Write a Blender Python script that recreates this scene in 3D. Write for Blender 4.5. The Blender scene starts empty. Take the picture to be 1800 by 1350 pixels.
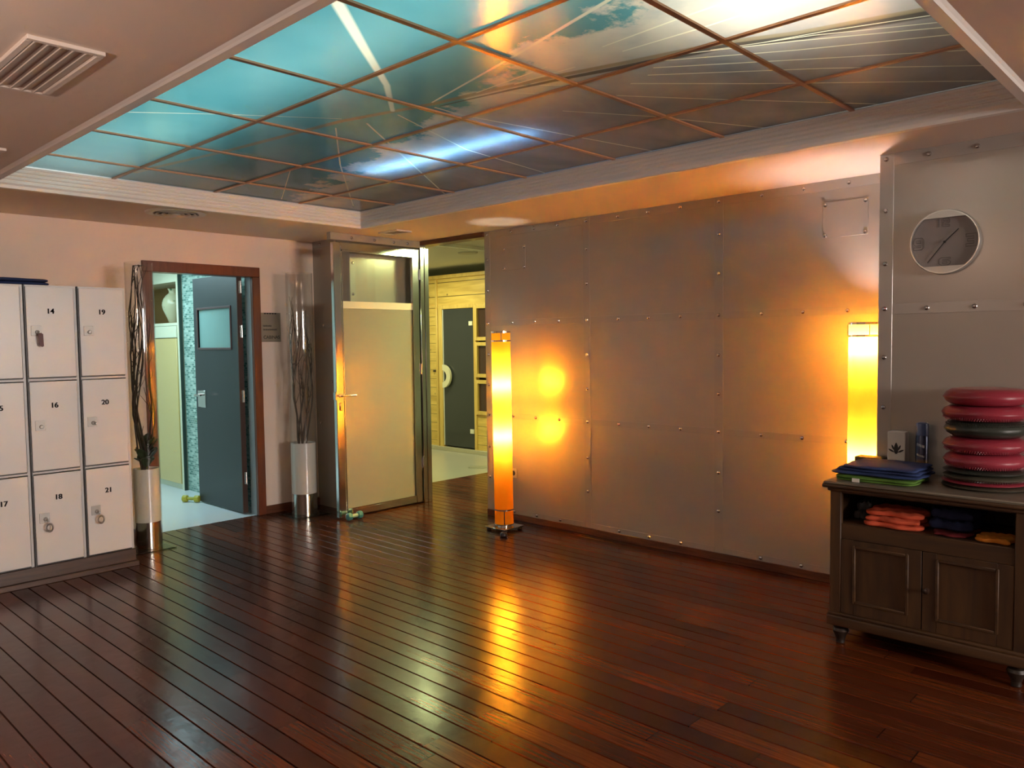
import bpy, bmesh, math, random
from mathutils import Vector, Matrix
random.seed(7)
S = bpy.context.scene
COL = S.collection
PI = math.pi

# ------------------------------------------------------------------ camera
f_px = 1387.74
yaw, pitch, roll = math.radians(46.568), math.radians(3.067), math.radians(0.738)
H = 1.55
fw = Vector((math.sin(yaw)*math.cos(pitch), math.cos(yaw)*math.cos(pitch), -math.sin(pitch)))
rt = Vector((math.cos(yaw), -math.sin(yaw), 0)); dn = fw.cross(rt)
r2 = rt*math.cos(roll) + dn*math.sin(roll); d2 = dn*math.cos(roll) - rt*math.sin(roll)
cd = bpy.data.cameras.new('camera'); cam = bpy.data.objects.new('camera', cd); COL.objects.link(cam)
cd.sensor_width = 36; cd.lens = f_px/1800*36; cd.clip_start = .05
up = -d2; bk = -fw
cam.matrix_world = Matrix(((r2.x, up.x, bk.x, 0), (r2.y, up.y, bk.y, 0), (r2.z, up.z, bk.z, H), (0, 0, 0, 1)))
S.camera = cam

# ------------------------------------------------------------------ world, exposure, area lights
S.view_settings.view_transform = 'Standard'; S.view_settings.look = 'None'
S.view_settings.exposure = 0.0; S.view_settings.gamma = 1; S.view_settings.use_curve_mapping = False
S.cycles.max_bounces = 10; S.cycles.diffuse_bounces = 5; S.cycles.glossy_bounces = 5
S.cycles.transmission_bounces = 8; S.cycles.transparent_max_bounces = 12
S.cycles.use_denoising = True
S.cycles.sample_clamp_indirect = 0
w = bpy.data.worlds.new('world'); S.world = w; w.use_nodes = True
w.node_tree.nodes['Background'].inputs[0].default_value = (.5, .5, .55, 1)
w.node_tree.nodes['Background'].inputs[1].default_value = 0.02

def area(name, loc, size, energy, color, target=None, rot=None):
    l = bpy.data.lights.new(name, 'AREA'); l.shape = 'RECTANGLE'; l.size, l.size_y = size
    l.energy = energy; l.color = color
    o = bpy.data.objects.new(name, l); COL.objects.link(o); o.location = loc
    if target is not None:
        o.rotation_euler = (Vector(target)-Vector(loc)).to_track_quat('-Z', 'Y').to_euler()
    return o
area('frontal_fill', (2.7, -6.02, 1.90), (2.2, .9), 350, (1.0, .90, .84), target=(1.2, 6, 1.4))  # fill light added behind the camera, set in an unseen window
area('ceiling_fill', (-.9, 2.4, 1.93), (.34, .34), 74, (1.0, .80, .70), target=(-.9, 2.4, 5))  # upward fill added to brighten the left part of the ceiling
area('anteroom_ceiling_lamp', (2.75, 8.0, 2.42), (1.2, 1.6), 43, (.62, .93, 1.0), target=(2.75, 8.0, 0))
area('passage_far_lamp', (6.5, 8.1, 2.59), (.6, .6), 42, (.95, 1.0, .62), target=(6.5, 8.1, 0))
# fluorescent tubes and one added fill inside the light box above the printed ceiling panels
area('lightbox_tube_right', (3.13, 3.50, 2.75), (.06, 1.35), 12.5, (.22, .52, 1.0), target=(3.13, 3.50, 0))
area('lightbox_fill_near', (2.55, 1.15, 2.90), (.6, .5), 12, (1.0, .97, .85), target=(2.55, 1.15, 0))  # soft fill added to brighten the near clouds of the print
area('lightbox_tube_left', (1.68, 3.30, 2.86), (.5, 4.25), 29, (.92, 1.0, .97), target=(1.68, 3.30, 0))

# ------------------------------------------------------------------ materials
def nt(m): m.use_nodes = True; return m.node_tree, m.node_tree.nodes['Principled BSDF']
MATS = {}
def P(name, color, rough=.5, metal=0., coat=0., bump=0., bscale=60., var=0., vscale=6., spec=.5, bdist=.002, **kw):
    if name in MATS: return MATS[name]
    m = bpy.data.materials.new(name); t, b = nt(m)
    b.inputs['Base Color'].default_value = (*color, 1); b.inputs['Roughness'].default_value = rough
    b.inputs['Metallic'].default_value = metal; b.inputs['Coat Weight'].default_value = coat
    b.inputs['Specular IOR Level'].default_value = spec
    for k, v in kw.items(): b.inputs[k.replace('_', ' ')].default_value = v
    tc = t.nodes.new('ShaderNodeTexCoord')
    if var > 0:
        n = t.nodes.new('ShaderNodeTexNoise'); n.inputs['Scale'].default_value = vscale; n.inputs['Detail'].default_value = 5
        mx = t.nodes.new('ShaderNodeMix'); mx.data_type = 'RGBA'
        mx.inputs[6].default_value = (*[c*(1-var) for c in color], 1); mx.inputs[7].default_value = (*[min(1, c*(1+var)) for c in color], 1)
        t.links.new(tc.outputs['Object'], n.inputs['Vector']); t.links.new(n.outputs['Fac'], mx.inputs[0]); t.links.new(mx.outputs[2], b.inputs['Base Color'])
    if bump > 0:
        n = t.nodes.new('ShaderNodeTexNoise'); n.inputs['Scale'].default_value = bscale; n.inputs['Detail'].default_value = 4
        bp = t.nodes.new('ShaderNodeBump'); bp.inputs['Strength'].default_value = bump; bp.inputs['Distance'].default_value = bdist
        t.links.new(tc.outputs['Object'], n.inputs['Vector']); t.links.new(n.outputs['Fac'], bp.inputs['Height']); t.links.new(bp.outputs[0], b.inputs['Normal'])
    MATS[name] = m; return m

def math_node(t, op, a, b=None, c=None):
    n = t.nodes.new('ShaderNodeMath'); n.operation = op
    for i, v in enumerate((a, b, c)):
        if v is None: continue
        if isinstance(v, (int, float)): n.inputs[i].default_value = v
        else: t.links.new(v, n.inputs[i])
    return n.outputs[0]
def ramp(t, fac, stops):
    r = t.nodes.new('ShaderNodeValToRGB'); t.links.new(fac, r.inputs[0]); e = r.color_ramp.elements
    while len(e) < len(stops): e.new(.5)
    for i, (p, c) in enumerate(stops): e[i].position = p; e[i].color = (*c, 1)
    return r.outputs[0]
def mixc(t, fac, a, b, blend='MIX'):
    n = t.nodes.new('ShaderNodeMix'); n.data_type = 'RGBA'; n.blend_type = blend
    for i, v in ((0, fac), (6, a), (7, b)):
        if isinstance(v, (int, float)): n.inputs[i].default_value = v
        elif isinstance(v, tuple): n.inputs[i].default_value = (*v, 1)
        else: t.links.new(v, n.inputs[i])
    return n.outputs[2]

PITCH, PH = .1022, .775
def floor_mat():
    m = bpy.data.materials.new('varnished_hardwood_deck'); t, b = nt(m)
    g = t.nodes.new('ShaderNodeNewGeometry'); s = t.nodes.new('ShaderNodeSeparateXYZ'); t.links.new(g.outputs['Position'], s.inputs[0])
    idx = math_node(t, 'FLOOR', math_node(t, 'DIVIDE', math_node(t, 'SUBTRACT', s.outputs[0], PH), PITCH))
    wn = t.nodes.new('ShaderNodeTexWhiteNoise'); wn.noise_dimensions = '1D'; t.links.new(idx, wn.inputs['W'])
    yy = math_node(t, 'ADD', math_node(t, 'DIVIDE', s.outputs[1], 1.7), math_node(t, 'MULTIPLY', wn.outputs['Value'], 9.7))
    seg = math_node(t, 'FLOOR', yy); fr = math_node(t, 'FRACT', yy)
    cv = t.nodes.new('ShaderNodeCombineXYZ'); t.links.new(idx, cv.inputs[0]); t.links.new(seg, cv.inputs[1])
    w2 = t.nodes.new('ShaderNodeTexWhiteNoise'); w2.noise_dimensions = '2D'; t.links.new(cv.outputs[0], w2.inputs['Vector'])
    base = ramp(t, w2.outputs['Value'], [(0, (.050, .010, .003)), (.5, (.085, .018, .005)), (1, (.13, .032, .008))])
    mp = t.nodes.new('ShaderNodeMapping'); mp.inputs['Scale'].default_value = (60, 2.2, 1); t.links.new(g.outputs['Position'], mp.inputs[0])
    n = t.nodes.new('ShaderNodeTexNoise'); n.inputs['Scale'].default_value = 1.5; n.inputs['Detail'].default_value = 6; t.links.new(mp.outputs[0], n.inputs['Vector'])
    grain = ramp(t, n.outputs['Fac'], [(.3, (.55, .5, .5)), (.7, (1.25, 1.2, 1.2))])
    c = mixc(t, 1.0, base, grain, 'MULTIPLY')
    joint = math_node(t, 'LESS_THAN', fr, .003)
    c = mixc(t, joint, c, (.01, .004, .002))
    t.links.new(c, b.inputs['Base Color'])
    n2 = t.nodes.new('ShaderNodeTexNoise'); n2.inputs['Scale'].default_value = 5; n2.inputs['Detail'].default_value = 3; t.links.new(g.outputs['Position'], n2.inputs['Vector'])
    t.links.new(math_node(t, 'MULTIPLY_ADD', n2.outputs['Fac'], .14, .15), b.inputs['Roughness'])
    b.inputs['Specular IOR Level'].default_value = .36; b.inputs['Coat Weight'].default_value = .06; b.inputs['Coat Roughness'].default_value = .11
    bp = t.nodes.new('ShaderNodeBump'); bp.inputs['Strength'].default_value = .25; bp.inputs['Distance'].default_value = .004
    n3 = t.nodes.new('ShaderNodeTexNoise'); n3.inputs['Scale'].default_value = 14; n3.inputs['Detail'].default_value = 2; t.links.new(g.outputs['Position'], n3.inputs['Vector'])
    hh = math_node(t, 'ADD', n3.outputs['Fac'], math_node(t, 'MULTIPLY', n.outputs['Fac'], .12))
    t.links.new(hh, bp.inputs['Height']); t.links.new(bp.outputs[0], b.inputs['Normal']); t.links.new(bp.outputs[0], b.inputs['Coat Normal'])
    return m

def wood(name, dark, light, scale=(3, 3, 30), rough=.4, coat=0., knots=0., plank=None):
    """grain runs along the axis with the small scale; plank=(axis, size) draws board joints"""
    m = bpy.data.materials.new(name); t, b = nt(m)
    g = t.nodes.new('ShaderNodeNewGeometry')
    mp = t.nodes.new('ShaderNodeMapping'); mp.inputs['Scale'].default_value = scale; t.links.new(g.outputs['Position'], mp.inputs[0])
    n = t.nodes.new('ShaderNodeTexNoise'); n.inputs['Scale'].default_value = 1.6; n.inputs['Detail'].default_value = 7; n.inputs['Distortion'].default_value = .6; t.links.new(mp.outputs[0], n.inputs['Vector'])
    c = ramp(t, n.outputs['Fac'], [(.3, dark), (.72, light)])
    if knots:
        v = t.nodes.new('ShaderNodeTexVoronoi'); v.inputs['Scale'].default_value = 4.5; t.links.new(g.outputs['Position'], v.inputs['Vector'])
        k = ramp(t, v.outputs['Distance'], [(.035, (1, 1, 1)), (.09, (0, 0, 0))])
        c = mixc(t, math_node(t, 'MULTIPLY', k, knots), c, tuple(x*.3 for x in dark))
    if plank:
        s = t.nodes.new('ShaderNodeSeparateXYZ'); t.links.new(g.outputs['Position'], s.inputs[0])
        fr = math_node(t, 'FRACT', math_node(t, 'DIVIDE', s.outputs[plank[0]], plank[1]))
        c = mixc(t, math_node(t, 'LESS_THAN', fr, .05), c, tuple(x*.25 for x in dark))
    t.links.new(c, b.inputs['Base Color']); b.inputs['Roughness'].default_value = rough; b.inputs['Coat Weight'].default_value = coat
    return m

def mosaic_mat():
    m = bpy.data.materials.new('glass_mosaic'); t, b = nt(m)
    g = t.nodes.new('ShaderNodeNewGeometry'); s = t.nodes.new('ShaderNodeSeparateXYZ'); t.links.new(g.outputs['Position'], s.inputs[0])
    cv = t.nodes.new('ShaderNodeCombineXYZ')
    t.links.new(math_node(t, 'ADD', s.outputs[1], s.outputs[0]), cv.inputs[0]); t.links.new(s.outputs[2], cv.inputs[1])
    br = t.nodes.new('ShaderNodeTexBrick'); t.links.new(cv.outputs[0], br.inputs['Vector'])
    br.inputs['Scale'].default_value = 1; br.inputs['Brick Width'].default_value = .055; br.inputs['Row Height'].default_value = .022
    br.inputs['Mortar Size'].default_value = .002; br.inputs['Color1'].default_value = (.10, .24, .20, 1); br.inputs['Color2'].default_value = (.50, .70, .62, 1)
    br.inputs['Mortar'].default_value = (.45, .52, .48, 1); br.inputs['Bias'].default_value = -.1
    t.links.new(br.outputs['Color'], b.inputs['Base Color']); b.inputs['Roughness'].default_value = .2
    return m

MURAL = [  # printed lines: polylines in ceiling metres, half widths at both ends
 ([(1.37, 2.07), (1.504, 2.18), (1.817, 2.458), (2.138, 2.738), (2.388, 3.017)], .030, .012),
 ([(2.435, 2.785), (2.274, 2.115), (2.127, 1.56), (2.03, 1.2)], .006, .013),
 ([(2.483, 2.542), (2.456, 2.113)], .005, .006), ([(2.519, 2.345), (2.538, 2.033)], .005, .005),
 ([(2.441, 1.819), (2.418, 1.474), (2.40, .8)], .004, .009), ([(2.533, 1.793), (2.546, 1.472), (2.542, .8)], .004, .009),
 ([(2.448, 3.051), (3.159, 3.325), (4.007, 3.433)], .005, .006), ([(2.429, 3.276), (4.007, 4.447)], .006, .006),
 ([(2.365, 3.454), (2.862, 4.142), (3.773, 5.294)], .004, .006), ([(2.497, 2.836), (2.665, 2.841), (3.981, 2.6)], .006, .006),
 ([(2.972, 2.453), (3.37, 2.201), (3.971, 1.911)], .004, .006), ([(2.964, 2.131), (3.297, 1.877), (3.974, 1.33)], .004, .006),
 ([(2.571, 2.456), (2.706, 2.347)], .006, .006), ([(2.609, 2.279), (2.679, 2.21)], .006, .006),
 ([(2.872, 1.99), (3.262, 1.61), (3.958, .878)], .005, .006), ([(2.833, 1.877), (3.282, 1.322), (3.719, .847)], .005, .006),
 ([(2.774, 1.811), (3.101, 1.363), (3.474, .85)], .005, .006), ([(2.723, 1.751), (2.999, 1.318), (3.263, .836)], .005, .006),
 ([(2.702, 1.686), (2.908, 1.278), (3.171, .832)], .005, .006), ([(2.764, 1.549), (2.899, 1.211), (3.109, .83)], .004, .005),
 ([(2.833, 1.376), (2.892, 1.166), (3.022, .828)], .004, .005), ([(1.501, 3.9), (1.86, 3.605), (2.291, 3.296)], .004, .002),
 ([(2.726, 4.492), (3.202, 5.408)], .004, .004)]
DECK = [(2.05, 5.2), (2.077, 4.989), (2.198, 4.274), (2.314, 3.33), (2.452, 2.805), (2.514, 2.425), (2.575, 2.123), (2.642, 1.857), (2.727, 1.481), (2.834, 1.246), (2.97, .75)]
def seg_group():
    g = bpy.data.node_groups.new('line_segment', 'ShaderNodeTree')
    for n, ty in (('P', 'NodeSocketVector'), ('A', 'NodeSocketVector'), ('B', 'NodeSocketVector'), ('W0', 'NodeSocketFloat'), ('W1', 'NodeSocketFloat')):
        g.interface.new_socket(n, in_out='INPUT', socket_type=ty)
    g.interface.new_socket('Mask', in_out='OUTPUT', socket_type='NodeSocketFloat')
    gi = g.nodes.new('NodeGroupInput'); go = g.nodes.new('NodeGroupOutput')
    def vm(op, a, b, o=0):
        n = g.nodes.new('ShaderNodeVectorMath'); n.operation = op; g.links.new(a, n.inputs[0])
        if b is not None: g.links.new(b, n.inputs[1] if op != 'SCALE' else n.inputs[3])
        return n.outputs[o]
    pa = vm('SUBTRACT', gi.outputs[0], gi.outputs[1]); ba = vm('SUBTRACT', gi.outputs[2], gi.outputs[1])
    d = g.nodes.new('ShaderNodeMath'); d.operation = 'DIVIDE'; d.use_clamp = True
    g.links.new(vm('DOT_PRODUCT', pa, ba, 1), d.inputs[0]); g.links.new(vm('DOT_PRODUCT', ba, ba, 1), d.inputs[1])
    rest = vm('SUBTRACT', pa, vm('SCALE', ba, d.outputs[0]))
    ln = vm('LENGTH', rest, None, 1)
    mr = g.nodes.new('ShaderNodeMapRange'); g.links.new(d.outputs[0], mr.inputs[0]); g.links.new(gi.outputs[3], mr.inputs[3]); g.links.new(gi.outputs[4], mr.inputs[4])
    q = g.nodes.new('ShaderNodeMath'); q.operation = 'DIVIDE'; g.links.new(ln, q.inputs[0]); g.links.new(mr.outputs[0], q.inputs[1])
    m2 = g.nodes.new('ShaderNodeMapRange'); g.links.new(q.outputs[0], m2.inputs[0])
    m2.inputs[1].default_value = .6; m2.inputs[2].default_value = 1.1; m2.inputs[3].default_value = 1; m2.inputs[4].default_value = 0
    g.links.new(m2.outputs[0], go.inputs[0])
    return g
def schlick(t, f0, f1=1., p=4.):
    lw = t.nodes.new('ShaderNodeLayerWeight'); lw.inputs['Blend'].default_value = .5
    return math_node(t, 'MULTIPLY_ADD', math_node(t, 'POWER', lw.outputs['Facing'], p), f1-f0, f0)
def mural_mat(rect):
    m = bpy.data.materials.new('printed_sky_panel'); m.use_nodes = True; t = m.node_tree; t.nodes.clear()
    g = t.nodes.new('ShaderNodeNewGeometry'); s = t.nodes.new('ShaderNodeSeparateXYZ'); t.links.new(g.outputs['Position'], s.inputs[0])
    cv = t.nodes.new('ShaderNodeCombineXYZ'); t.links.new(s.outputs[0], cv.inputs[0]); t.links.new(s.outputs[1], cv.inputs[1])
    pos = cv.outputs[0]; X, Y = s.outputs[0], s.outputs[1]
    def noise(scale, det=6, rough=.55, off=(0, 0, 0), dist=0.):
        mp = t.nodes.new('ShaderNodeMapping'); mp.inputs['Location'].default_value = off; t.links.new(pos, mp.inputs[0])
        n = t.nodes.new('ShaderNodeTexNoise'); n.inputs['Scale'].default_value = scale; n.inputs['Detail'].default_value = det; n.inputs['Roughness'].default_value = rough; n.inputs['Distortion'].default_value = dist
        t.links.new(mp.outputs[0], n.inputs['Vector']); return n.outputs['Fac']
    # cloud bank: everything to the right of a ragged line
    xb = math_node(t, 'MULTIPLY_ADD', math_node(t, 'SUBTRACT', Y, 1.85), .30, 2.28)
    dd = math_node(t, 'SUBTRACT', X, xb)
    dd = math_node(t, 'ADD', dd, math_node(t, 'MULTIPLY', math_node(t, 'SUBTRACT', noise(3.2, 8, .62), .5), .95))
    mask = ramp(t, math_node(t, 'MULTIPLY_ADD', dd, 4.0, .5), [(.38, (0, 0, 0)), (.62, (1, 1, 1))])
    shade = ramp(t, noise(2.4, 6, .55, (3, 7, 0)), [(.3, (.42, .48, .48)), (.5, (.75, .74, .62)), (.75, (.92, .88, .72))])
    greys = ramp(t, noise(1.8, 5, .5, (9, 2, 0), .6), [(.3, (.24, .25, .26)), (.6, (.40, .38, .36)), (.8, (.66, .56, .45))])
    # thick dark cloud towards the right-hand cornice
    gx = math_node(t, 'ADD', math_node(t, 'MULTIPLY_ADD', X, 1.25, -3.15), math_node(t, 'MULTIPLY', math_node(t, 'SUBTRACT', 2.4, Y), .32))
    gxm = ramp(t, math_node(t, 'ADD', gx, math_node(t, 'MULTIPLY', math_node(t, 'SUBTRACT', noise(2.5), .5), .4)), [(.0, (0, 0, 0)), (.65, (1, 1, 1))])
    cloud = mixc(t, gxm, shade, greys)
    sky = ramp(t, noise(1.2, 3, .5, (1, 1, 0)), [(.3, (.08, .31, .35)), (.7, (.15, .41, .44))])
    farsky = mixc(t, ramp(t, math_node(t, 'MULTIPLY_ADD', Y, .5, -2.1), [(0, (0, 0, 0)), (1, (1, 1, 1))]), sky, (.17, .21, .22))
    c = mixc(t, mask, farsky, cloud)
    grp = bpy.data.node_groups.get('line_segment') or seg_group()
    def near(a, b, w_):
        ax, ay, bx_, by = rect[0]-w_, rect[1]-w_, rect[2]+w_, rect[3]+w_
        for k in range(101):
            x = a[0]+(b[0]-a[0])*k/100; y = a[1]+(b[1]-a[1])*k/100
            if ax <= x <= bx_ and ay <= y <= by: return True
        return False
    def seg(a, b, w0, w1):
        n = t.nodes.new('ShaderNodeGroup'); n.node_tree = grp; t.links.new(pos, n.inputs[0])
        n.inputs[1].default_value = (*a, 0); n.inputs[2].default_value = (*b, 0); n.inputs[3].default_value = w0; n.inputs[4].default_value = w1
        return n.outputs[0]
    def poly(pl, w0, w1):
        out = None; n = len(pl)-1
        for i in range(n):
            if not near(pl[i], pl[i+1], max(w0, w1)+.01): continue
            o = seg(pl[i], pl[i+1], w0+(w1-w0)*i/n, w0+(w1-w0)*(i+1)/n)
            out = o if out is None else math_node(t, 'MAXIMUM', out, o)
        return out
    dk = poly(DECK, .022, .022)
    dk2 = poly([(x+.045, y) for x, y in DECK[4:]], .004, .05)
    if dk2 is not None: c = mixc(t, math_node(t, 'MULTIPLY', dk2, .85), c, (.05, .045, .035))
    if dk is not None: c = mixc(t, math_node(t, 'MULTIPLY', dk, .8), c, (.30, .25, .15))
    allm = None
    for pl, w0, w1 in MURAL:
        o = poly(pl, w0, w1)
        if o is None: continue
        allm = o if allm is None else math_node(t, 'MAXIMUM', allm, o)
    if allm is not None: c = mixc(t, allm, c, (.88, .88, .68))
    df = t.nodes.new('ShaderNodeBsdfDiffuse'); tr = t.nodes.new('ShaderNodeBsdfTranslucent'); gl = t.nodes.new('ShaderNodeBsdfGlossy')
    t.links.new(c, df.inputs[0]); t.links.new(c, tr.inputs[0]); gl.inputs['Roughness'].default_value = .17
    m1 = t.nodes.new('ShaderNodeMixShader'); m1.inputs[0].default_value = .42; t.links.new(df.outputs[0], m1.inputs[1]); t.links.new(tr.outputs[0], m1.inputs[2])
    m2 = t.nodes.new('ShaderNodeMixShader'); t.links.new(schlick(t, .08, .6), m2.inputs[0])
    t.links.new(m1.outputs[0], m2.inputs[1]); t.links.new(gl.outputs[0], m2.inputs[2])
    out = t.nodes.new('ShaderNodeOutputMaterial'); t.links.new(m2.outputs[0], out.inputs[0])
    return m

def shade_mat(name, col):
    m = bpy.data.materials.new(name); m.use_nodes = True; t = m.node_tree; t.nodes.clear()
    tc = t.nodes.new('ShaderNodeTexCoord'); n = t.nodes.new('ShaderNodeTexNoise'); n.inputs['Scale'].default_value = 30; t.links.new(tc.outputs['Object'], n.inputs['Vector'])
    c = mixc(t, n.outputs['Fac'], tuple(x*.94 for x in col), col)
    df = t.nodes.new('ShaderNodeBsdfDiffuse'); tr = t.nodes.new('ShaderNodeBsdfTranslucent')
    t.links.new(c, df.inputs[0]); t.links.new(c, tr.inputs[0])
    m1 = t.nodes.new('ShaderNodeMixShader'); m1.inputs[0].default_value = .85; t.links.new(df.outputs[0], m1.inputs[1]); t.links.new(tr.outputs[0], m1.inputs[2])
    out = t.nodes.new('ShaderNodeOutputMaterial'); t.links.new(m1.outputs[0], out.inputs[0])
    return m
def clear_mat(name, tint=(1, 1, 1), gloss=.08, rough=.02):
    m = bpy.data.materials.new(name); m.use_nodes = True; t = m.node_tree; t.nodes.clear()
    tp = t.nodes.new('ShaderNodeBsdfTransparent'); tp.inputs[0].default_value = (*tint, 1)
    gl = t.nodes.new('ShaderNodeBsdfGlossy'); gl.inputs['Roughness'].default_value = rough
    f = schlick(t, gloss*.25, .6)
    m1 = t.nodes.new('ShaderNodeMixShader'); t.links.new(f, m1.inputs[0]); t.links.new(tp.outputs[0], m1.inputs[1]); t.links.new(gl.outputs[0], m1.inputs[2])
    out = t.nodes.new('ShaderNodeOutputMaterial'); t.links.new(m1.outputs[0], out.inputs[0])
    return m
def frosted_mat(name):
    m = bpy.data.materials.new(name); m.use_nodes = True; t = m.node_tree; t.nodes.clear()
    df = t.nodes.new('ShaderNodeBsdfDiffuse'); df.inputs[0].default_value = (.42, .38, .27, 1)
    tr = t.nodes.new('ShaderNodeBsdfTranslucent'); tr.inputs[0].default_value = (.75, .75, .62, 1)
    gl = t.nodes.new('ShaderNodeBsdfGlossy'); gl.inputs['Roughness'].default_value = .22
    m1 = t.nodes.new('ShaderNodeMixShader'); m1.inputs[0].default_value = .35; t.links.new(df.outputs[0], m1.inputs[1]); t.links.new(tr.outputs[0], m1.inputs[2])
    m2 = t.nodes.new('ShaderNodeMixShader'); t.links.new(schlick(t, .09, .7), m2.inputs[0]); t.links.new(m1.outputs[0], m2.inputs[1]); t.links.new(gl.outputs[0], m2.inputs[2])
    out = t.nodes.new('ShaderNodeOutputMaterial'); t.links.new(m2.outputs[0], out.inputs[0])
    return m
def emit(name, col, st):
    m = bpy.data.materials.new(name); m.use_nodes = True; t = m.node_tree; t.nodes.clear()
    e = t.nodes.new('ShaderNodeEmission'); e.inputs[0].default_value = (*col, 1); e.inputs[1].default_value = st
    out = t.nodes.new('ShaderNodeOutputMaterial'); t.links.new(e.outputs[0], out.inputs[0]); return m

M_floor = floor_mat()
M_ceil = P('ceiling_paint', (.76, .63, .53), .75, bump=.05, bscale=200)
M_wall = P('white_wall_paint', (.82, .67, .56), .65, bump=.06, bscale=150)
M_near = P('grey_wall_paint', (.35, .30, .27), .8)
M_panel = P('satin_grey_metal_panel', (.42, .37, .32), .22, metal=.25, bump=.03, bscale=9, var=.03, bdist=.01)
M_strip = P('metal_cover_strip', (.44, .40, .36), .27, metal=.35)
M_screw = P('chrome_screw', (.55, .52, .5), .2, metal=1.)
M_base = wood('reddish_baseboard_wood', (.07, .022, .010), (.16, .055, .022), (3, 3, 30), .35, .2)
M_frame = wood('door_frame_mahogany', (.11, .026, .010), (.17, .045, .016), (20, 20, 2), .35, .2)
M_cornice = P('white_cornice_plaster', (.86, .80, .73), .5)
M_bar = P('bronze_grid_bar', (.50, .27, .15), .35, metal=.2)
M_through = bpy.data.materials.new('panel_back_clear'); M_through.use_nodes = True
_t = M_through.node_tree; _t.nodes.clear(); _a = _t.nodes.new('ShaderNodeBsdfTransparent'); _o = _t.nodes.new('ShaderNodeOutputMaterial'); _t.links.new(_a.outputs[0], _o.inputs[0])
M_alu = P('polished_aluminium', (.72, .72, .70), .16, metal=1., var=.05, vscale=3)
M_steel = P('brushed_steel', (.62, .60, .57), .15, metal=1.)
M_white = P('white_laminate', (.74, .71, .68), .30, bump=.02, bscale=20)
M_lockbody = P('locker_body_white', (.66, .64, .62), .35)
M_dark = P('black_trim', (.015, .014, .014), .4)
M_plinth = wood('dark_plinth_wood', (.045, .022, .014), (.10, .055, .035), (2, 20, 20), .4)
M_black_text = P('black_lettering', (.02, .018, .018), .5)
M_tilefloor = P('pale_floor_tile', (.42, .39, .31), .25, var=.04, vscale=2)

# ------------------------------------------------------------------ mesh helpers
ORG = {}
def box(bm, lo, hi, bev=0., seg=1):
    lo, hi = Vector(lo), Vector(hi)
    mat = Matrix.Translation((lo+hi)/2) @ Matrix.Diagonal((*(hi-lo), 1))
    r = bmesh.ops.create_cube(bm, size=1, matrix=mat)
    if bev > 0:
        es = list({e for v in r['verts'] for e in v.link_edges})
        bmesh.ops.bevel(bm, geom=es, offset=bev, segments=seg, affect='EDGES', profile=.5, clamp_overlap=True)
def lathe(bm, prof, c=(0, 0, 0), n=32, axis=None, cap=True):
    """prof: (radius, height) from bottom to top; axis: direction of height"""
    q = Vector((0, 0, 1)).rotation_difference(Vector(axis)) if axis else None
    rings = []
    for r, h in prof:
        ring = []
        for i in range(n):
            a = 2*PI*i/n; v = Vector((r*math.cos(a), r*math.sin(a), h))
            if q: v = q @ v
            ring.append(bm.verts.new(v+Vector(c)))
        rings.append(ring)
    for a, b in zip(rings, rings[1:]):
        for i in range(n): bm.faces.new((a[i], a[(i+1) % n], b[(i+1) % n], b[i]))
    if cap:
        if prof[0][0] > 1e-5: bm.faces.new(rings[0][::-1])
        if prof[-1][0] > 1e-5: bm.faces.new(rings[-1])
def tube(bm, pts, r, n=8, r1=None):
    pts = [Vector(p) for p in pts]; rings = []; N = len(pts)
    for k, p in enumerate(pts):
        d = (pts[min(k+1, N-1)]-pts[max(k-1, 0)]).normalized()
        a = d.orthogonal().normalized() if k == 0 else (rings_a - d*rings_a.dot(d)).normalized()
        rings_a = a; b = d.cross(a); rr = r if r1 is None else r+(r1-r)*k/(N-1)
        rings.append([bm.verts.new(p+(a*math.cos(2*PI*i/n)+b*math.sin(2*PI*i/n))*rr) for i in range(n)])
    for A, B in zip(rings, rings[1:]):
        for i in range(n): bm.faces.new((A[i], A[(i+1) % n], B[(i+1) % n], B[i]))
    bm.faces.new(rings[0][::-1]); bm.faces.new(rings[-1])
def prism(bm, poly, fr, d):
    """poly: 2-D points; fr: function (u, v, w) -> world; extruded from w=0 to w=d"""
    a = [bm.verts.new(fr(u, v, 0)) for u, v in poly]; b = [bm.verts.new(fr(u, v, d)) for u, v in poly]
    n = len(poly); bm.faces.new(a); bm.faces.new(b[::-1])
    for i in range(n): bm.faces.new((a[i], b[i], b[(i+1) % n], a[(i+1) % n]))
def NB(): return bmesh.new()
def obj(name, bm, mat, parent=None, org=None, smooth=False):
    bmesh.ops.recalc_face_normals(bm, faces=bm.faces[:])
    me = bpy.data.meshes.new(name); bm.to_mesh(me); bm.free()
    for m in (mat if isinstance(mat, (list, tuple)) else [mat]): me.materials.append(m)
    return link(name, me, parent, org, smooth)
def link(name, me, parent=None, org=None, smooth=False):
    o = bpy.data.objects.new(name, me); COL.objects.link(o)
    if parent is not None: org = ORG[parent.name]; o.parent = parent
    elif org is None:
        xs = [v.co for v in me.vertices]
        org = Vector(((min(v.x for v in xs)+max(v.x for v in xs))/2, (min(v.y for v in xs)+max(v.y for v in xs))/2, min(v.z for v in xs)))
    org = Vector(org); me.transform(Matrix.Translation(-org)); ORG[o.name] = org
    if parent is None: o.location = org
    if smooth:
        me.polygons.foreach_set('use_smooth', [True]*len(me.polygons))
        try: me.set_sharp_from_angle(angle=math.radians(40))
        except Exception: pass
    return o
def bxo(name, lo, hi, mat, parent=None, bev=0., org=None):
    b = NB(); box(b, lo, hi, bev); return obj(name, b, mat, parent, org, smooth=bev > 0)
def struct(o): o['kind'] = 'structure'; return o
def tag(o, label, cat, group=None):
    o['label'] = label; o['category'] = cat
    if group: o['group'] = group
    return o
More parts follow.
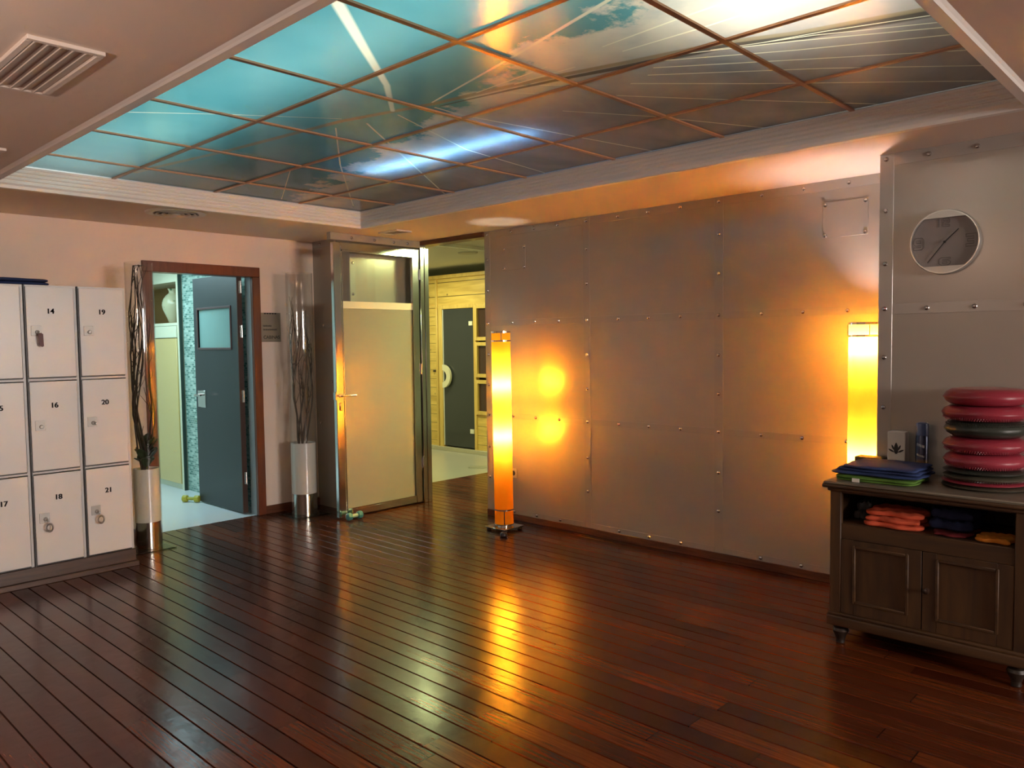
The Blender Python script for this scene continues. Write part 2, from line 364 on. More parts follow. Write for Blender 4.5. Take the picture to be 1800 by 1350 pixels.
def thing(name, loc, label=None, cat=None, group=None):
    o = bpy.data.objects.new(name, None); COL.objects.link(o); o.location = loc; ORG[o.name] = Vector(loc)
    o.empty_display_size = .1
    if label: tag(o, label, cat, group)
    return o
def copy_tree(o, loc=None, parent=None):
    c = o.copy(); COL.objects.link(c); c.parent = parent
    if loc is not None: c.location = loc; ORG[c.name] = Vector(loc)
    for ch in list(o.children):
        copy_tree(ch, None, c)
    return c
def text_mesh(s, size, offset=0., extrude=.0006):
    cu = bpy.data.curves.new('lettering', 'FONT'); cu.body = s; cu.size = size; cu.align_x = 'CENTER'; cu.align_y = 'CENTER'
    cu.offset = offset; cu.extrude = extrude
    o = bpy.data.objects.new('lettering', cu); COL.objects.link(o)
    bpy.context.view_layer.update()
    me = bpy.data.meshes.new_from_object(o.evaluated_get(bpy.context.evaluated_depsgraph_get()))
    bpy.data.objects.remove(o); return me
def text(name, s, size, pos, face, mat, parent, offset=0., sx=1., bold=0.):
    me = text_mesh(s, size, offset)
    if face == 'X': R = Matrix(((0, 0, -1, 0), (-1, 0, 0, 0), (0, 1, 0, 0), (0, 0, 0, 1)))
    else: R = Matrix(((1, 0, 0, 0), (0, 0, -1, 0), (0, 1, 0, 0), (0, 0, 0, 1)))
    me.transform(Matrix.Translation(Vector(pos)) @ R @ Matrix.Diagonal((sx, 1, 1, 1)))
    me.materials.clear(); me.materials.append(mat)
    if bold:
        b = NB(); b.from_mesh(me); m2 = me.copy(); ax = Vector((0, -1, 0)) if face == 'X' else Vector((1, 0, 0))
        for sh in (-bold, bold):
            m3 = me.copy(); m3.transform(Matrix.Translation(ax*sh)); b.from_mesh(m3)
        b.to_mesh(me); b.free()
    return link(name, me, parent)

# ------------------------------------------------------------------ floor
def planks():
    b = NB(); i0 = int((-4.1-PH)/PITCH)-1; i1 = int((9.9-PH)/PITCH)+1
    g, c, d = .0035, .0010, .008
    for i in range(i0, i1):
        x0 = PH+i*PITCH; x1 = x0+PITCH
        y0 = -6.0; y1 = 6.64 if x0 > 4.9 else 6.61
        prof = [(x0, -d), (x0+g, -d), (x0+g, -c), (x0+g+c, 0), (x1-g-c, 0), (x1-g, -c), (x1-g, -d), (x1, -d)]
        lo = [b.verts.new((x, y0, z)) for x, z in prof]; hi = [b.verts.new((x, y1, z)) for x, z in prof]
        for k in range(len(prof)-1): b.faces.new((lo[k], lo[k+1], hi[k+1], hi[k]))
    return b
struct(obj('floor', planks(), M_floor, org=(0, 0, 0)))
struct(bxo('floor_anteroom', (1.4, 6.61, -.1), (4.9, 10.1, 0), P('bluish_floor_tile', (.66, .70, .72), .28, var=.04, vscale=1.5)))
struct(bxo('floor_passage', (4.9, 6.64, -.1), (10, 10.1, 0), M_tilefloor))

# ------------------------------------------------------------------ ceiling, tray, cornice
TX0, TX1, TY0, TY1 = 1.315, 3.97, .742, 5.47
CZ = 2.52; PZ = 2.65
b = NB()
box(b, (-3.1, -6.1, CZ), (TX0-.0, 6.68, 2.62)); box(b, (TX1, -6.1, CZ), (5.05, 6.68, 2.62))
box(b, (TX0, -6.1, CZ), (TX1, TY0, 2.62)); box(b, (TX0, TY1, CZ), (TX1, 6.68, 2.62))
struct(obj('ceiling', b, M_ceil, org=(0, 0, CZ)))
# light box above the tray
b = NB()
box(b, (TX0-.1, TY0-.1, 3.0), (TX1+.1, TY1+.1, 3.03))
box(b, (TX0-.1, TY0-.1, 2.62), (TX0, TY1+.1, 3.0)); box(b, (TX1, TY0-.1, 2.62), (TX1+.1, TY1+.1, 3.0))
box(b, (TX0, TY0-.1, 2.62), (TX1, TY0, 3.0)); box(b, (TX0, TY1, 2.62), (TX1, TY1+.1, 3.0))
struct(obj('ceiling_light_box', b, P('light_box_white', (.45, .45, .45), .9), org=(0, 0, 2.62)))
def cornice():
    b = NB()
    # profile: o = outwards from the tray edge (into the ceiling side), z
    prof = [(-.006, PZ-.004), (-.012, PZ-.008)]
    z = PZ-.02
    for k in range(4):
        prof += [(-.012, z), (-.004, z-.004), (-.004, z-.008), (-.013, z-.012), (-.014, z-.020)]; z -= .023
    prof += [(-.014, CZ+.018), (-.004, CZ+.006), (0, CZ-.012), (.038, CZ-.012), (.046, CZ-.006), (.058, CZ+.0005)]
    def ring(o, z): return [b.verts.new(p) for p in ((TX0-o, TY0-o, z), (TX1+o, TY0-o, z), (TX1+o, TY1+o, z), (TX0-o, TY1+o, z))]
    rs = [ring(o, z) for o, z in prof]
    for A, B in zip(rs, rs[1:]):
        for i in range(4): b.faces.new((A[i], A[(i+1) % 4], B[(i+1) % 4], B[i]))
    return b
struct(obj('trim_1', cornice(), M_cornice, org=(TX0, TY0, CZ)))
GX = [TX0+.008, 2.01, 2.70, 3.39, TX1-.008]; GY = [TY0+.008, 1.46, 2.15, 2.872, 3.597, 4.31, 5.01, TY1-.008]
b = NB(); bw = .0115
for x in GX[1:-1]: box(b, (x-bw, TY0+.012, PZ-.009), (x+bw, TY1-.012, PZ-.001))
for y in GY[1:-1]: box(b, (TX0+.012, y-bw, PZ-.010), (TX1-.012, y+bw, PZ-.002))
struct(obj('trim_2', b, M_bar, org=(TX0, TY0, PZ)))
rowname = ['row nearest the near cornice', 'second row from the near cornice', 'third row from the near cornice', 'middle row of the seven', 'third row from the far cornice', 'second row from the far cornice', 'narrow row along the far cornice']
colname = ['first from the left cornice', 'second from the left cornice', 'second from the right cornice', 'along the right cornice']
colword = ['plain teal sky', 'teal sky with pale lines', 'cloud bank crossed by pale cables', 'grey cloud with pale cables']
for j in range(7):
    for i in range(4):
        o = bxo('printed_ceiling_panel', (GX[i]+.003, GY[j]+.003, PZ), (GX[i+1]-.003, GY[j+1]-.003, PZ+.006), [mural_mat((GX[i], GY[j], GX[i+1], GY[j+1])), M_through])
        for p in o.data.polygons: p.material_index = 0 if p.normal.z < -.5 else 1
        tag(o, f'printed ceiling panel, {colword[i]}, {rowname[j]}, {colname[i]}', 'ceiling panel', 'printed sky panels of the ceiling light box')

# ------------------------------------------------------------------ walls of the room
DX0, DX1, DZ = 2.61, 3.645, 2.245
b = NB()
box(b, (-3.1, 6.58, 0), (DX0, 6.68, CZ)); box(b, (DX1, 6.58, 0), (4.21, 6.68, CZ)); box(b, (DX0, 6.58, DZ), (DX1, 6.68, CZ))
struct(obj('wall_back', b, M_wall, org=(0, 6.58, 0)))
struct(bxo('wall_left', (-3.1, -6, 0), (-3, 6.58, CZ), M_near))
b = NB()
box(b, (-3.1, -6.1, 0), (1.5, -6, CZ)); box(b, (3.9, -6.1, 0), (4.473, -6, CZ)); box(b, (1.5, -6.1, 0), (3.9, -6, 1.4)); box(b, (1.5, -6.1, 2.4), (3.9, -6, CZ))
struct(obj('wall_near', b, M_near, org=(0, -6, 0)))
b = NB()
for x in (1.5, 2.68, 3.86): box(b, (x, -6.08, 1.4), (x+.04, -6.04, 2.4))
for z in (1.4, 2.36): box(b, (1.54, -6.08, z), (3.86, -6.04, z+.04))
struct(obj('fill_window', b, M_alu, org=(2.7, -6.06, 1.4)))  # unseen window frame, added around the fill light behind the camera
b = NB()
for x, y in ((DX1+.0, 4.21),): box(b, (x, 6.565, 0), (y, 6.58, .075), .003)
struct(obj('baseboard_back', b, M_base))
struct(bxo('baseboard_back_left', (-3, 6.565, 0), (DX0, 6.58, .075), M_base))

scr = NB(); lathe(scr, [(.0125, 0), (.0125, .002), (.010, .006), (.005, .0085), (.0001, .009)], n=14, axis=(-1, 0, 0))
SCRX = bpy.data.meshes.new('screw'); bmesh.ops.recalc_face_normals(scr, faces=scr.faces[:]); scr.to_mesh(SCRX); scr.free(); SCRX.materials.append(M_screw)
SCRY = SCRX.copy(); SCRY.transform(Matrix.Rotation(PI/2, 4, 'Z'))
def screw(parent, pos, me=None):
    o = bpy.data.objects.new('screw', me or SCRX); COL.objects.link(o); o.parent = parent; o.location = Vector(pos)-ORG[parent.name]

XR = 4.95
wr = struct(bxo('wall_right', (XR, 1.0, 0), (XR+.1, 5.0, CZ), M_panel))
b = NB(); e = .003
V = [(4.93, 5.0), (3.83, 3.895), (2.68, 2.745), (1.50, 1.56)]
for a, c in V: box(b, (XR-e, a, .055), (XR, c, CZ), .0008, 1)
for i in range(3):
    y0, y1 = V[i+1][1], V[i][0]
    for z0, z1 in ((1.69, 1.74), (.885, .93), (2.46, CZ), (.055, .095)): box(b, (XR-e, y0+.001, z0), (XR, y1-.001, z1), .0008, 1)
obj('cover_strip', b, M_strip, wr)
ys = lambda a, c, n: [a+(c-a)*(k+1)/(n+1) for k in range(n)]
for a, c in V[:3]:
    y = (a+c)/2
    for z in (.35, .62, .907, 1.17, 1.44, 1.715, 2.0, 2.27, 2.49): screw(wr, (XR-e, y, z))
for i in range(3):
    for y in ys(V[i+1][1], V[i][0], 3):
        for z in (.075, .907, 1.715, 2.49): screw(wr, (XR-e, y, z))
h = bxo('inspection_hatch', (XR-.004, 1.725, 2.168), (XR, 1.998, 2.385), M_panel, wr, .001)
for y in (1.74, 1.983):
    for z in (2.183, 2.37): screw(wr, (XR-.004, y, z))
h = bxo('inspection_hatch', (XR-.004, 4.51, 2.165), (XR, 4.775, 2.362), M_panel, wr, .001)
for y in (4.525, 4.76):
    for z in (2.18, 2.347): screw(wr, (XR-.004, y, z))
struct(bxo('baseboard_right', (XR-.012, 1.0, 0), (XR, 5.0, .055), M_base, bev=.002))

XC = 4.473
wc = struct(bxo('wall_right_clad_pier', (XC, -6.0, 0), (XR, 1.50, CZ), M_panel))
b = NB()
box(b, (XC-e, 1.43, .055), (XC, 1.50, CZ), .0008, 1); box(b, (XC-e, .27, .055), (XC, .33, CZ), .0008, 1)
for z0, z1 in ((1.67, 1.725), (2.455, CZ), (.055, .095)): box(b, (XC-e, .331, z0), (XC, 1.429, z1), .0008, 1); box(b, (XC-e, -6, z0), (XC, .269, z1), .0008, 1)
obj('cover_strip', b, M_strip, wc)
for z in (.35, .61, .87, 1.17, 1.44, 1.70, 1.94, 2.22, 2.492): screw(wc, (XC-e, 1.468, z))
for y in (1.26, 1.04, .82, .6): screw(wc, (XC-e, y, 1.698)); screw(wc, (XC-e, y, 2.487))
struct(bxo('baseboard_pier', (XC-.012, -6, 0), (XC, 1.50, .055), M_base, bev=.002))

# clad pillar behind the glass door
XP, YP = 4.21, 5.985
wp = struct(bxo('wall_back_clad_pillar', (XP, YP, 0), (5.0, 6.7, CZ), M_panel))
b = NB()
box(b, (XP, YP-e, .055), (XP+.06, YP, CZ), .0008, 1); box(b, (XP-e, YP, .055), (XP, YP+.05, CZ), .0008, 1)
box(b, (XP-e, YP+.051, 1.70), (XP, 6.57, 1.75), .0008, 1); box(b, (XP-e, YP+.051, 2.46), (XP, 6.57, CZ), .0008, 1)
obj('cover_strip', b, M_strip, wp)
for z in (.35, .75, 1.17, 1.6, 2.0, 2.28): screw(wp, (XP+.03, YP-e, z), SCRY)
for y, z in ((6.2, 1.725), (6.42, 1.725), (6.3, 1.2), (6.5, .8), (6.2, 2.49), (6.45, 2.49)): screw(wp, (XP-e, y, z))

# header over the glass door and over the opening
b = NB()
box(b, (3.93, 5.86, 2.455), (5.0, 5.92, CZ), .003)
oh = struct(obj('trim_3', b, M_strip))
for x in (4.15, 4.4, 4.62, 4.78): screw(oh, (x, 5.86, 2.485), SCRY)
struct(bxo('trim_4', (4.93, 5.0, 2.475), (5.05, 5.86, CZ), M_base, bev=.004))

# ------------------------------------------------------------------ glass door (door_2) with aluminium frame
GY0, GY1 = 5.845, 5.89
d2o = thing('door_2', (4.95, 5.87, 0)); d2o['kind'] = 'structure'
b = NB()
box(b, (3.945, GY0, .015), (4.02, GY1, 2.435), .004)          # lock stile
box(b, (4.83, GY0, .015), (4.90, GY1, 2.435), .004)           # hinge stile
box(b, (4.02, GY0+.002, 2.37), (4.83, GY1-.002, 2.435), .004)
box(b, (4.02, GY0+.002, .015), (4.83, GY1-.002, .075), .004)
for x in (4.022, 4.82): box(b, (x, GY0-.004, .075), (x+.010, GY0+.002, 2.37))
box(b, (4.022, GY0-.004, .075), (4.83, GY0+.002, .087)); box(b, (4.022, GY0-.004, 2.358), (4.83, GY0+.002, 2.37))
obj('frame', b, M_alu, d2o, smooth=True)
M_frost = frosted_mat('frosted_glass'); M_glass = clear_mat('clear_glass', (.99, 1.0, .98), .2)
bxo('frosted_pane', (4.03, 5.862, .08), (4.82, 5.870, 1.862), M_frost, d2o)
bxo('clear_pane', (4.03, 5.862, 1.925), (4.82, 5.870, 2.365), M_glass, d2o)
bxo('cross_band', (4.024, 5.856, 1.862), (4.826, 5.876, 1.925), P('cream_film_band', (.62, .54, .40), .4), d2o)
b = NB(); lathe(b, [(.018, 0), (.018, .008), (.010, .010), (.010, .05)], (3.985, GY0, 1.095), 18, (0, -1, 0)); tube(b, [(3.975, GY0-.05, 1.095), (4.03, GY0-.052, 1.096), (4.115, GY0-.048, 1.094)], .0095, 12)
box(b, (3.93, GY0-.006, 1.06), (3.944, GY0+.03, 1.13), .002)
obj('handle', b, M_steel, d2o, smooth=True)
b = NB(); box(b, (3.972, GY0-.010, .965), (3.998, GY0, 1.035), .005); obj('lock_cylinder', b, M_steel, d2o, smooth=True)
for z in (.35, 1.25, 2.15):
    b = NB(); lathe(b, [(.010, 0), (.010, .10)], (4.905, GY0-.006, z), 14); obj('hinge', b, M_steel, d2o, smooth=True)
b = NB()   # fixed jamb post
box(b, (4.908, 5.83, 0), (4.935, 5.985, 2.455), .003); box(b, (4.938, 5.845, 0), (4.965, 5.985, 2.455), .003); box(b, (4.968, 5.84, 0), (5.02, 5.985, 2.455), .003)
struct(obj('trim_5', b, M_alu, smooth=True))

# ------------------------------------------------------------------ mahogany framed door (door_1)
d1 = thing('door_1', (3.55, 6.6, 0)); d1['kind'] = 'structure'
b = NB()
box(b, (DX0, 6.56, 0), (2.69, 6.70, 2.158), .004); box(b, (3.568, 6.56, 0), (DX1, 6.60, 2.158), .004)
box(b, (DX0, 6.56, 2.158), (DX1, 6.70, DZ), .004)
obj('frame', b, M_frame, d1, smooth=True)
bxo('jamb', (3.568, 6.60, 0), (DX1, 6.70, 2.158), P('grey_blue_jamb', (.30, .33, .34), .45), d1)
M_leaf = P('charcoal_door_laminate', (.030, .036, .038), .42, var=.06, vscale=3)
LX = 3.50; LYa, LYb = 6.73, 7.60
b = NB()
wy0, wy1, wz0, wz1 = 6.86, 7.51, 1.53, 1.895
for lo, hi in (((LX, LYa, .012), (LX+.04, LYb, wz0)), ((LX, LYa, wz1), (LX+.04, LYb, 2.20)), ((LX, LYa, wz0), (LX+.04, wy0, wz1)), ((LX, wy1, wz0), (LX+.04, LYb, wz1))):
    box(b, lo, hi)
obj('leaf', b, M_leaf, d1)
bxo('leaf_edge', (LX-.002, LYa-.012, .012), (LX+.046, LYa, 2.20), P('dark_brown_edge', (.05, .02, .012), .5), d1)
b = NB()
for lo, hi in (((LX-.008, wy0-.018, wz0-.02), (LX+.044, wy0, wz1+.02)), ((LX-.008, wy1, wz0-.02), (LX+.044, wy1+.018, wz1+.02)), ((LX-.008, wy0, wz0-.02), (LX+.044, wy1, wz0)), ((LX-.008, wy0, wz1), (LX+.044, wy1, wz1+.02))):
    box(b, lo, hi, .002)
obj('window_bead', b, P('dark_red_bead', (.09, .05, .05), .4), d1)
bxo('window_pane', (LX+.012, wy0, wz0), (LX+.02, wy1, wz1), P('frosted_door_pane', (.22, .38, .36), .3), d1)
b = NB(); box(b, (LX-.006, 7.40, .95), (LX, 7.555, 1.115), .003)
obj('handle_plate', b, M_steel, d1, smooth=True)
b = NB(); lathe(b, [(.011, 0), (.011, .045)], (LX-.005, 7.52, 1.07), 14, (-1, 0, 0)); tube(b, [(LX-.05, 7.53, 1.07), (LX-.055, 7.45, 1.068), (LX-.05, 7.40, 1.072)], .009, 10)
obj('handle', b, M_steel, d1, smooth=True)
for z in (.28, 1.03, 1.62, 2.02):
    b = NB(); lathe(b, [(.011, 0), (.011, .11)], (LX+.03, LYa-.025, z), 12); box(b, (LX+.015, LYa-.016, z), (LX+.046, LYa-.012, z+.11)); obj('hinge', b, M_steel, d1, smooth=True)

# ------------------------------------------------------------------ anteroom beyond door_1
M_ante = P('anteroom_wall_paint', (.66, .70, .68), .6)
struct(bxo('wall_anteroom_left', (1.4, 6.68, 0), (1.5, 10.1, 2.45), M_ante))
struct(bxo('wall_anteroom_far', (1.5, 10.0, 0), (3.72, 10.1, 2.45), M_ante))
struct(bxo('wall_anteroom_right', (3.72, 6.70, 0), (3.80, 8.335, 2.45), mosaic_mat()))
struct(bxo('ceiling_anteroom', (1.4, 6.68, 2.45), (3.8, 10.1, 2.5), P('anteroom_ceiling_paint', (.7, .7, .7), .7)))
M_cream = P('gloss_cream_lacquer', (.66, .50, .18), .14, coat=.4)
M_cwhite = P('cream_white_lacquer', (.72, .74, .55), .22)
cup = thing('tall_cupboard', (3.9, 9.1, 0), 'tall cream lacquered cupboard with an open niche, seen through the left doorway', 'cupboard')
CX = 3.68; CY0, CY1 = 8.34, 9.98
b = NB()
box(b, (CX, CY0, 0), (4.4, CY0+.05, 2.44)); box(b, (CX+.02, CY1-.03, 0), (4.4, CY1, 2.44))
box(b, (CX, CY0+.05, 1.77), (4.4, CY1-.03, 1.80)); box(b, (CX, CY0+.05, 2.235), (4.4, CY1-.03, 2.44)); box(b, (CX+.02, CY0+.05, 0), (4.4, CY1-.03, .06))
obj('body', b, M_cwhite, cup)
b = NB(); box(b, (4.02, CY0+.05, 1.80), (4.06, CY1-.03, 2.235)); box(b, (CX+.03, CY0+.05, 1.80), (4.02, CY0+.054, 2.235)); box(b, (CX+.03, CY0+.054, 1.801), (4.02, CY1-.03, 1.804)); obj('niche_back', b, P('ochre_niche_panel', (.24, .12, .02), .5), cup)
bxo('drawer', (CX-.012, CY0+.055, 1.64), (4.2, CY1-.05, 1.765), M_cwhite, cup, .002)
for y0, y1 in ((CY0+.055, 8.93), (8.936, CY1-.05)):
    dd = bxo('door', (CX-.012, y0, .065), (CX+.008, y1, 1.632), M_cream, cup, .002)
bxo('side_panel', (CX-.003, CY0-.012, 0), (CX+.03, CY0+.0, 2.44), P('dark_green_edge', (.03, .05, .04), .4), cup)
# vase in the niche
b = NB(); lathe(b, [(.05, 0), (.058, .01), (.075, .06), (.115, .15), (.125, .20), (.115, .26), (.08, .31), (.05, .335), (.048, .36), (.062, .385), (.05, .385), (.04, .35)], (3.85, 8.84, 1.804), 36)
def vase_mat():
    m = bpy.data.materials.new('painted_ceramic'); t, bs = nt(m); tc = t.nodes.new('ShaderNodeTexCoord')
    v = t.nodes.new('ShaderNodeTexVoronoi'); v.inputs['Scale'].default_value = 14; t.links.new(tc.outputs['Object'], v.inputs['Vector'])
    c = ramp(t, v.outputs['Distance'], [(.18, (.10, .18, .08)), (.3, (.58, .56, .36))]); t.links.new(c, bs.inputs['Base Color']); bs.inputs['Roughness'].default_value = .2; return m
tag(obj('vase', b, vase_mat(), smooth=True), 'green and cream painted ceramic vase in the niche of the tall cupboard', 'vase')

# dumbbells used as door stops
def dumbbell(name, c, ang, mat, mat2, label, L=.15, R=.034):
    t = thing(name, (c[0], c[1], 0), label, 'dumbbell')
    d = Vector((math.cos(ang), math.sin(ang), 0)); ce = Vector((c[0], c[1], R))
    b = NB(); lathe(b, [(.0155, -L*.32), (.0175, 0), (.0155, L*.32)], ce, 20, d); obj('grip', b, mat2, t, smooth=True)
    for s in (-1, 1):
        b = NB(); lathe(b, [(R*.7, -L*.16), (R*.96, -L*.12), (R, -L*.04), (R, L*.04), (R*.96, L*.12), (R*.7, L*.16)], ce+d*s*L*.38, 8, d); obj('weight', b, mat, t, smooth=False)
    return t
dumbbell('dumbbell', (4.045, 5.765), .05, P('teal_vinyl', (.03, .20, .20), .35), P('pale_green_vinyl', (.25, .42, .30), .4), 'small teal dumbbell on the floor holding the glass door open')
dumbbell('dumbbell', (3.44, 7.66), -1.0, P('lime_vinyl', (.38, .36, .03), .4), P('lime_grip', (.35, .34, .04), .4), 'small lime yellow dumbbell propping the charcoal door', .17, .036)

# ------------------------------------------------------------------ passage and sauna beyond the opening
M_pass = P('passage_wall_paint', (.70, .70, .62), .6)
struct(bxo('wall_passage_left', (3.85, 6.70, 0), (5.0, 8.3, 2.62), M_pass))
struct(bxo('wall_passage_left_far', (4.45, 8.3, 0), (5.0, 10.1, 2.62), M_pass))
struct(bxo('wall_passage_far', (5.0, 10.0, 0), (10, 10.1, 2.62), M_pass))
struct(bxo('wall_passage_near', (5.05, .9, 0), (10, 1.0, 2.62), M_pass))
struct(bxo('wall_passage_right', (9.9, 1.0, 0), (10, 10, 2.62), M_pass))
struct(bxo('ceiling_passage', (5.0, .9, 2.62), (10, 10.1, 2.70), P('passage_ceiling_paint', (.62, .60, .50), .7)))
struct(bxo('trim_6', (5.05, 6.40, 2.585), (10, 6.46, 2.62), P('ceiling_ridge_white', (.8, .8, .72), .5)))
fx = thing('ceiling_light', (5.78, 4.58, 2.60), 'bright square fluorescent ceiling light of the passage, mirrored in the glass door', 'ceiling light')
b = NB()
for lo, hi in (((5.46, 4.27, 2.595), (6.10, 4.30, 2.62)), ((5.46, 4.86, 2.595), (6.10, 4.89, 2.62)), ((5.46, 4.30, 2.595), (5.49, 4.86, 2.62)), ((6.07, 4.30, 2.595), (6.10, 4.86, 2.62))): box(b, lo, hi)
obj('frame', b, P('white_enamel', (.8, .8, .78), .4), fx)
bxo('diffuser', (5.49, 4.30, 2.603), (6.07, 4.86, 2.618), emit('fluorescent_diffuser', (.88, 1.0, .44), 100), fx)
for x, y, r in ((6.55, 6.9, .12), (6.2, 6.55, .1)):
    b = NB(); lathe(b, [(r*.6, -.012), (r*.9, -.014), (r, -.008), (r, 0)], (x, y, 2.62), 28)
    tag(obj('ceiling_vent', b, P('vent_grey', (.45, .42, .34), .5), smooth=True), ('larger' if r > .11 else 'smaller')+' round ceiling vent in front of the sauna', 'vent', 'round vents of the passage ceiling')

SX = 7.55
M_pine = wood('pine_boards', (.55, .35, .07), (.80, .56, .14), (8, 1.2, 9), .45, .1, knots=.8, plank=(2, .128))
M_pine2 = wood('pine_frame', (.56, .36, .08), (.76, .52, .14), (9, 9, 1.2), .4, .1, knots=.4)
M_pine3 = wood('pine_upper_boards', (.54, .34, .07), (.78, .54, .13), (8, 1.2, 9), .45, .1, knots=.9, plank=(2, .20))
sa = thing('sauna_cabin', (SX+.6, 8.2, 0), 'pine board sauna cabin with a dark glass door, seen through the opening', 'sauna')
b = NB()
box(b, (SX+.02, 8.66, .05), (SX+.08, 9.9, 2.03)); box(b, (SX+.02, 6.9, .05), (SX+.08, 7.83, .55))
obj('board_wall', b, M_pine, sa)
b = NB(); box(b, (SX+.02, 6.9, 2.03), (SX+.08, 9.9, 2.47)); obj('upper_board_wall', b, M_pine3, sa)
b = NB()
box(b, (SX, 8.52, .05), (SX+.07, 8.60, 2.08), .004); box(b, (SX, 7.83, .05), (SX+.07, 7.875, 2.08), .004); box(b, (SX, 7.875, 2.025), (SX+.07, 8.52, 2.08), .004)
box(b, (SX, 8.62, .05), (SX+.06, 8.66, 2.47), .004); box(b, (SX-.02, 6.9, 2.46), (SX+.1, 9.9, 2.51), .004)
box(b, (SX, 8.66, 2.05), (SX+.04, 9.9, 2.08), .003); box(b, (SX, 6.9, 2.03), (SX+.05, 7.83, 2.08), .003)
obj('frame', b, M_pine2, sa, smooth=True)
b = NB(); box(b, (SX+.25, 6.9, .05), (SX+.3, 9.9, 2.46)); box(b, (SX+.1, 6.9, .05), (SX+.25, 9.9, .08)); obj('interior', b, P('dark_sauna_interior', (.05, .035, .02), .8), sa)
b = NB(); box(b, (SX-.03, 6.9, 0), (SX+.08, 9.9, .055), .003); obj('plinth', b, P('pale_stone_plinth', (.45, .40, .27), .4), sa, smooth=True)
gd = bxo('door', (SX+.008, 7.882, .075), (SX+.018, 8.50, 2.02), P('smoked_glass', (.035, .037, .035), .08, spec=.6), sa)
bxo('door_edge', (SX+.006, 8.495, .075), (SX+.02, 8.512, 2.02), P('pale_glass_edge', (.6, .6, .5), .3), gd)
for z in (.31, 1.81): bxo('hinge', (SX-.008, 7.885, z-.03), (SX+.008, 7.955, z+.03), P('pale_hinge_metal', (.75, .72, .55), .3), gd, .002)
b = NB()   # half ring pull
n = 28; rings = []
cy, cz = 8.47, 1.07
outer = [(cy-.165*math.sin(PI*k/n), cz+.165*math.cos(PI*k/n)) for k in range(n+1)]
inner = [(cy-.085*math.sin(PI*k/n), cz+.085*math.cos(PI*k/n)) for k in range(n+1)]
prism(b, outer+inner[::-1], lambda u, v, w_: (SX-.05+w_, u, v), .035)
obj('handle', b, P('pale_pull_wood', (.70, .64, .42), .4), gd)
for z0, z1 in ((1.62, 2.01), (1.115, 1.50), (.60, .98)):
    wf = NB()
    for lo, hi in (((SX-.005, 7.80, z0-.05), (SX+.06, 7.84, z1+.05)), ((SX-.005, 7.2, z0-.05), (SX+.06, 7.80, z0)), ((SX-.005, 7.2, z1), (SX+.06, 7.80, z1+.05)), ((SX-.005, 7.16, z0-.05), (SX+.06, 7.2, z1+.05))): box(wf, lo, hi, .003)
    wo = obj('window', wf, M_pine2, sa, smooth=True)
    bxo('pane', (SX+.03, 7.2, z0), (SX+.036, 7.80, z1), P('dark_brown_glass', (.06, .03, .02), .08), wo)
b = NB(); lathe(b, [(.018, 0), (.018, .004), (.011, .006), (.011, .02), (.016, .03), (.001, .036)], (SX+.02, 8.70, 1.14), 12, (-1, 0, 0)); obj('knob', b, P('dark_knob', (.06, .04, .02), .4), sa, smooth=True)
# round floor drain on the tiles
b = NB(); lathe(b, [(.12, .001), (.12, .004), (.10, .005)], (6.76, 7.0, 0), 30)
tag(obj('floor_drain', b, P('drain_grey', (.3, .28, .2), .4)), 'flat round drain on the pale tiles before the sauna', 'drain')

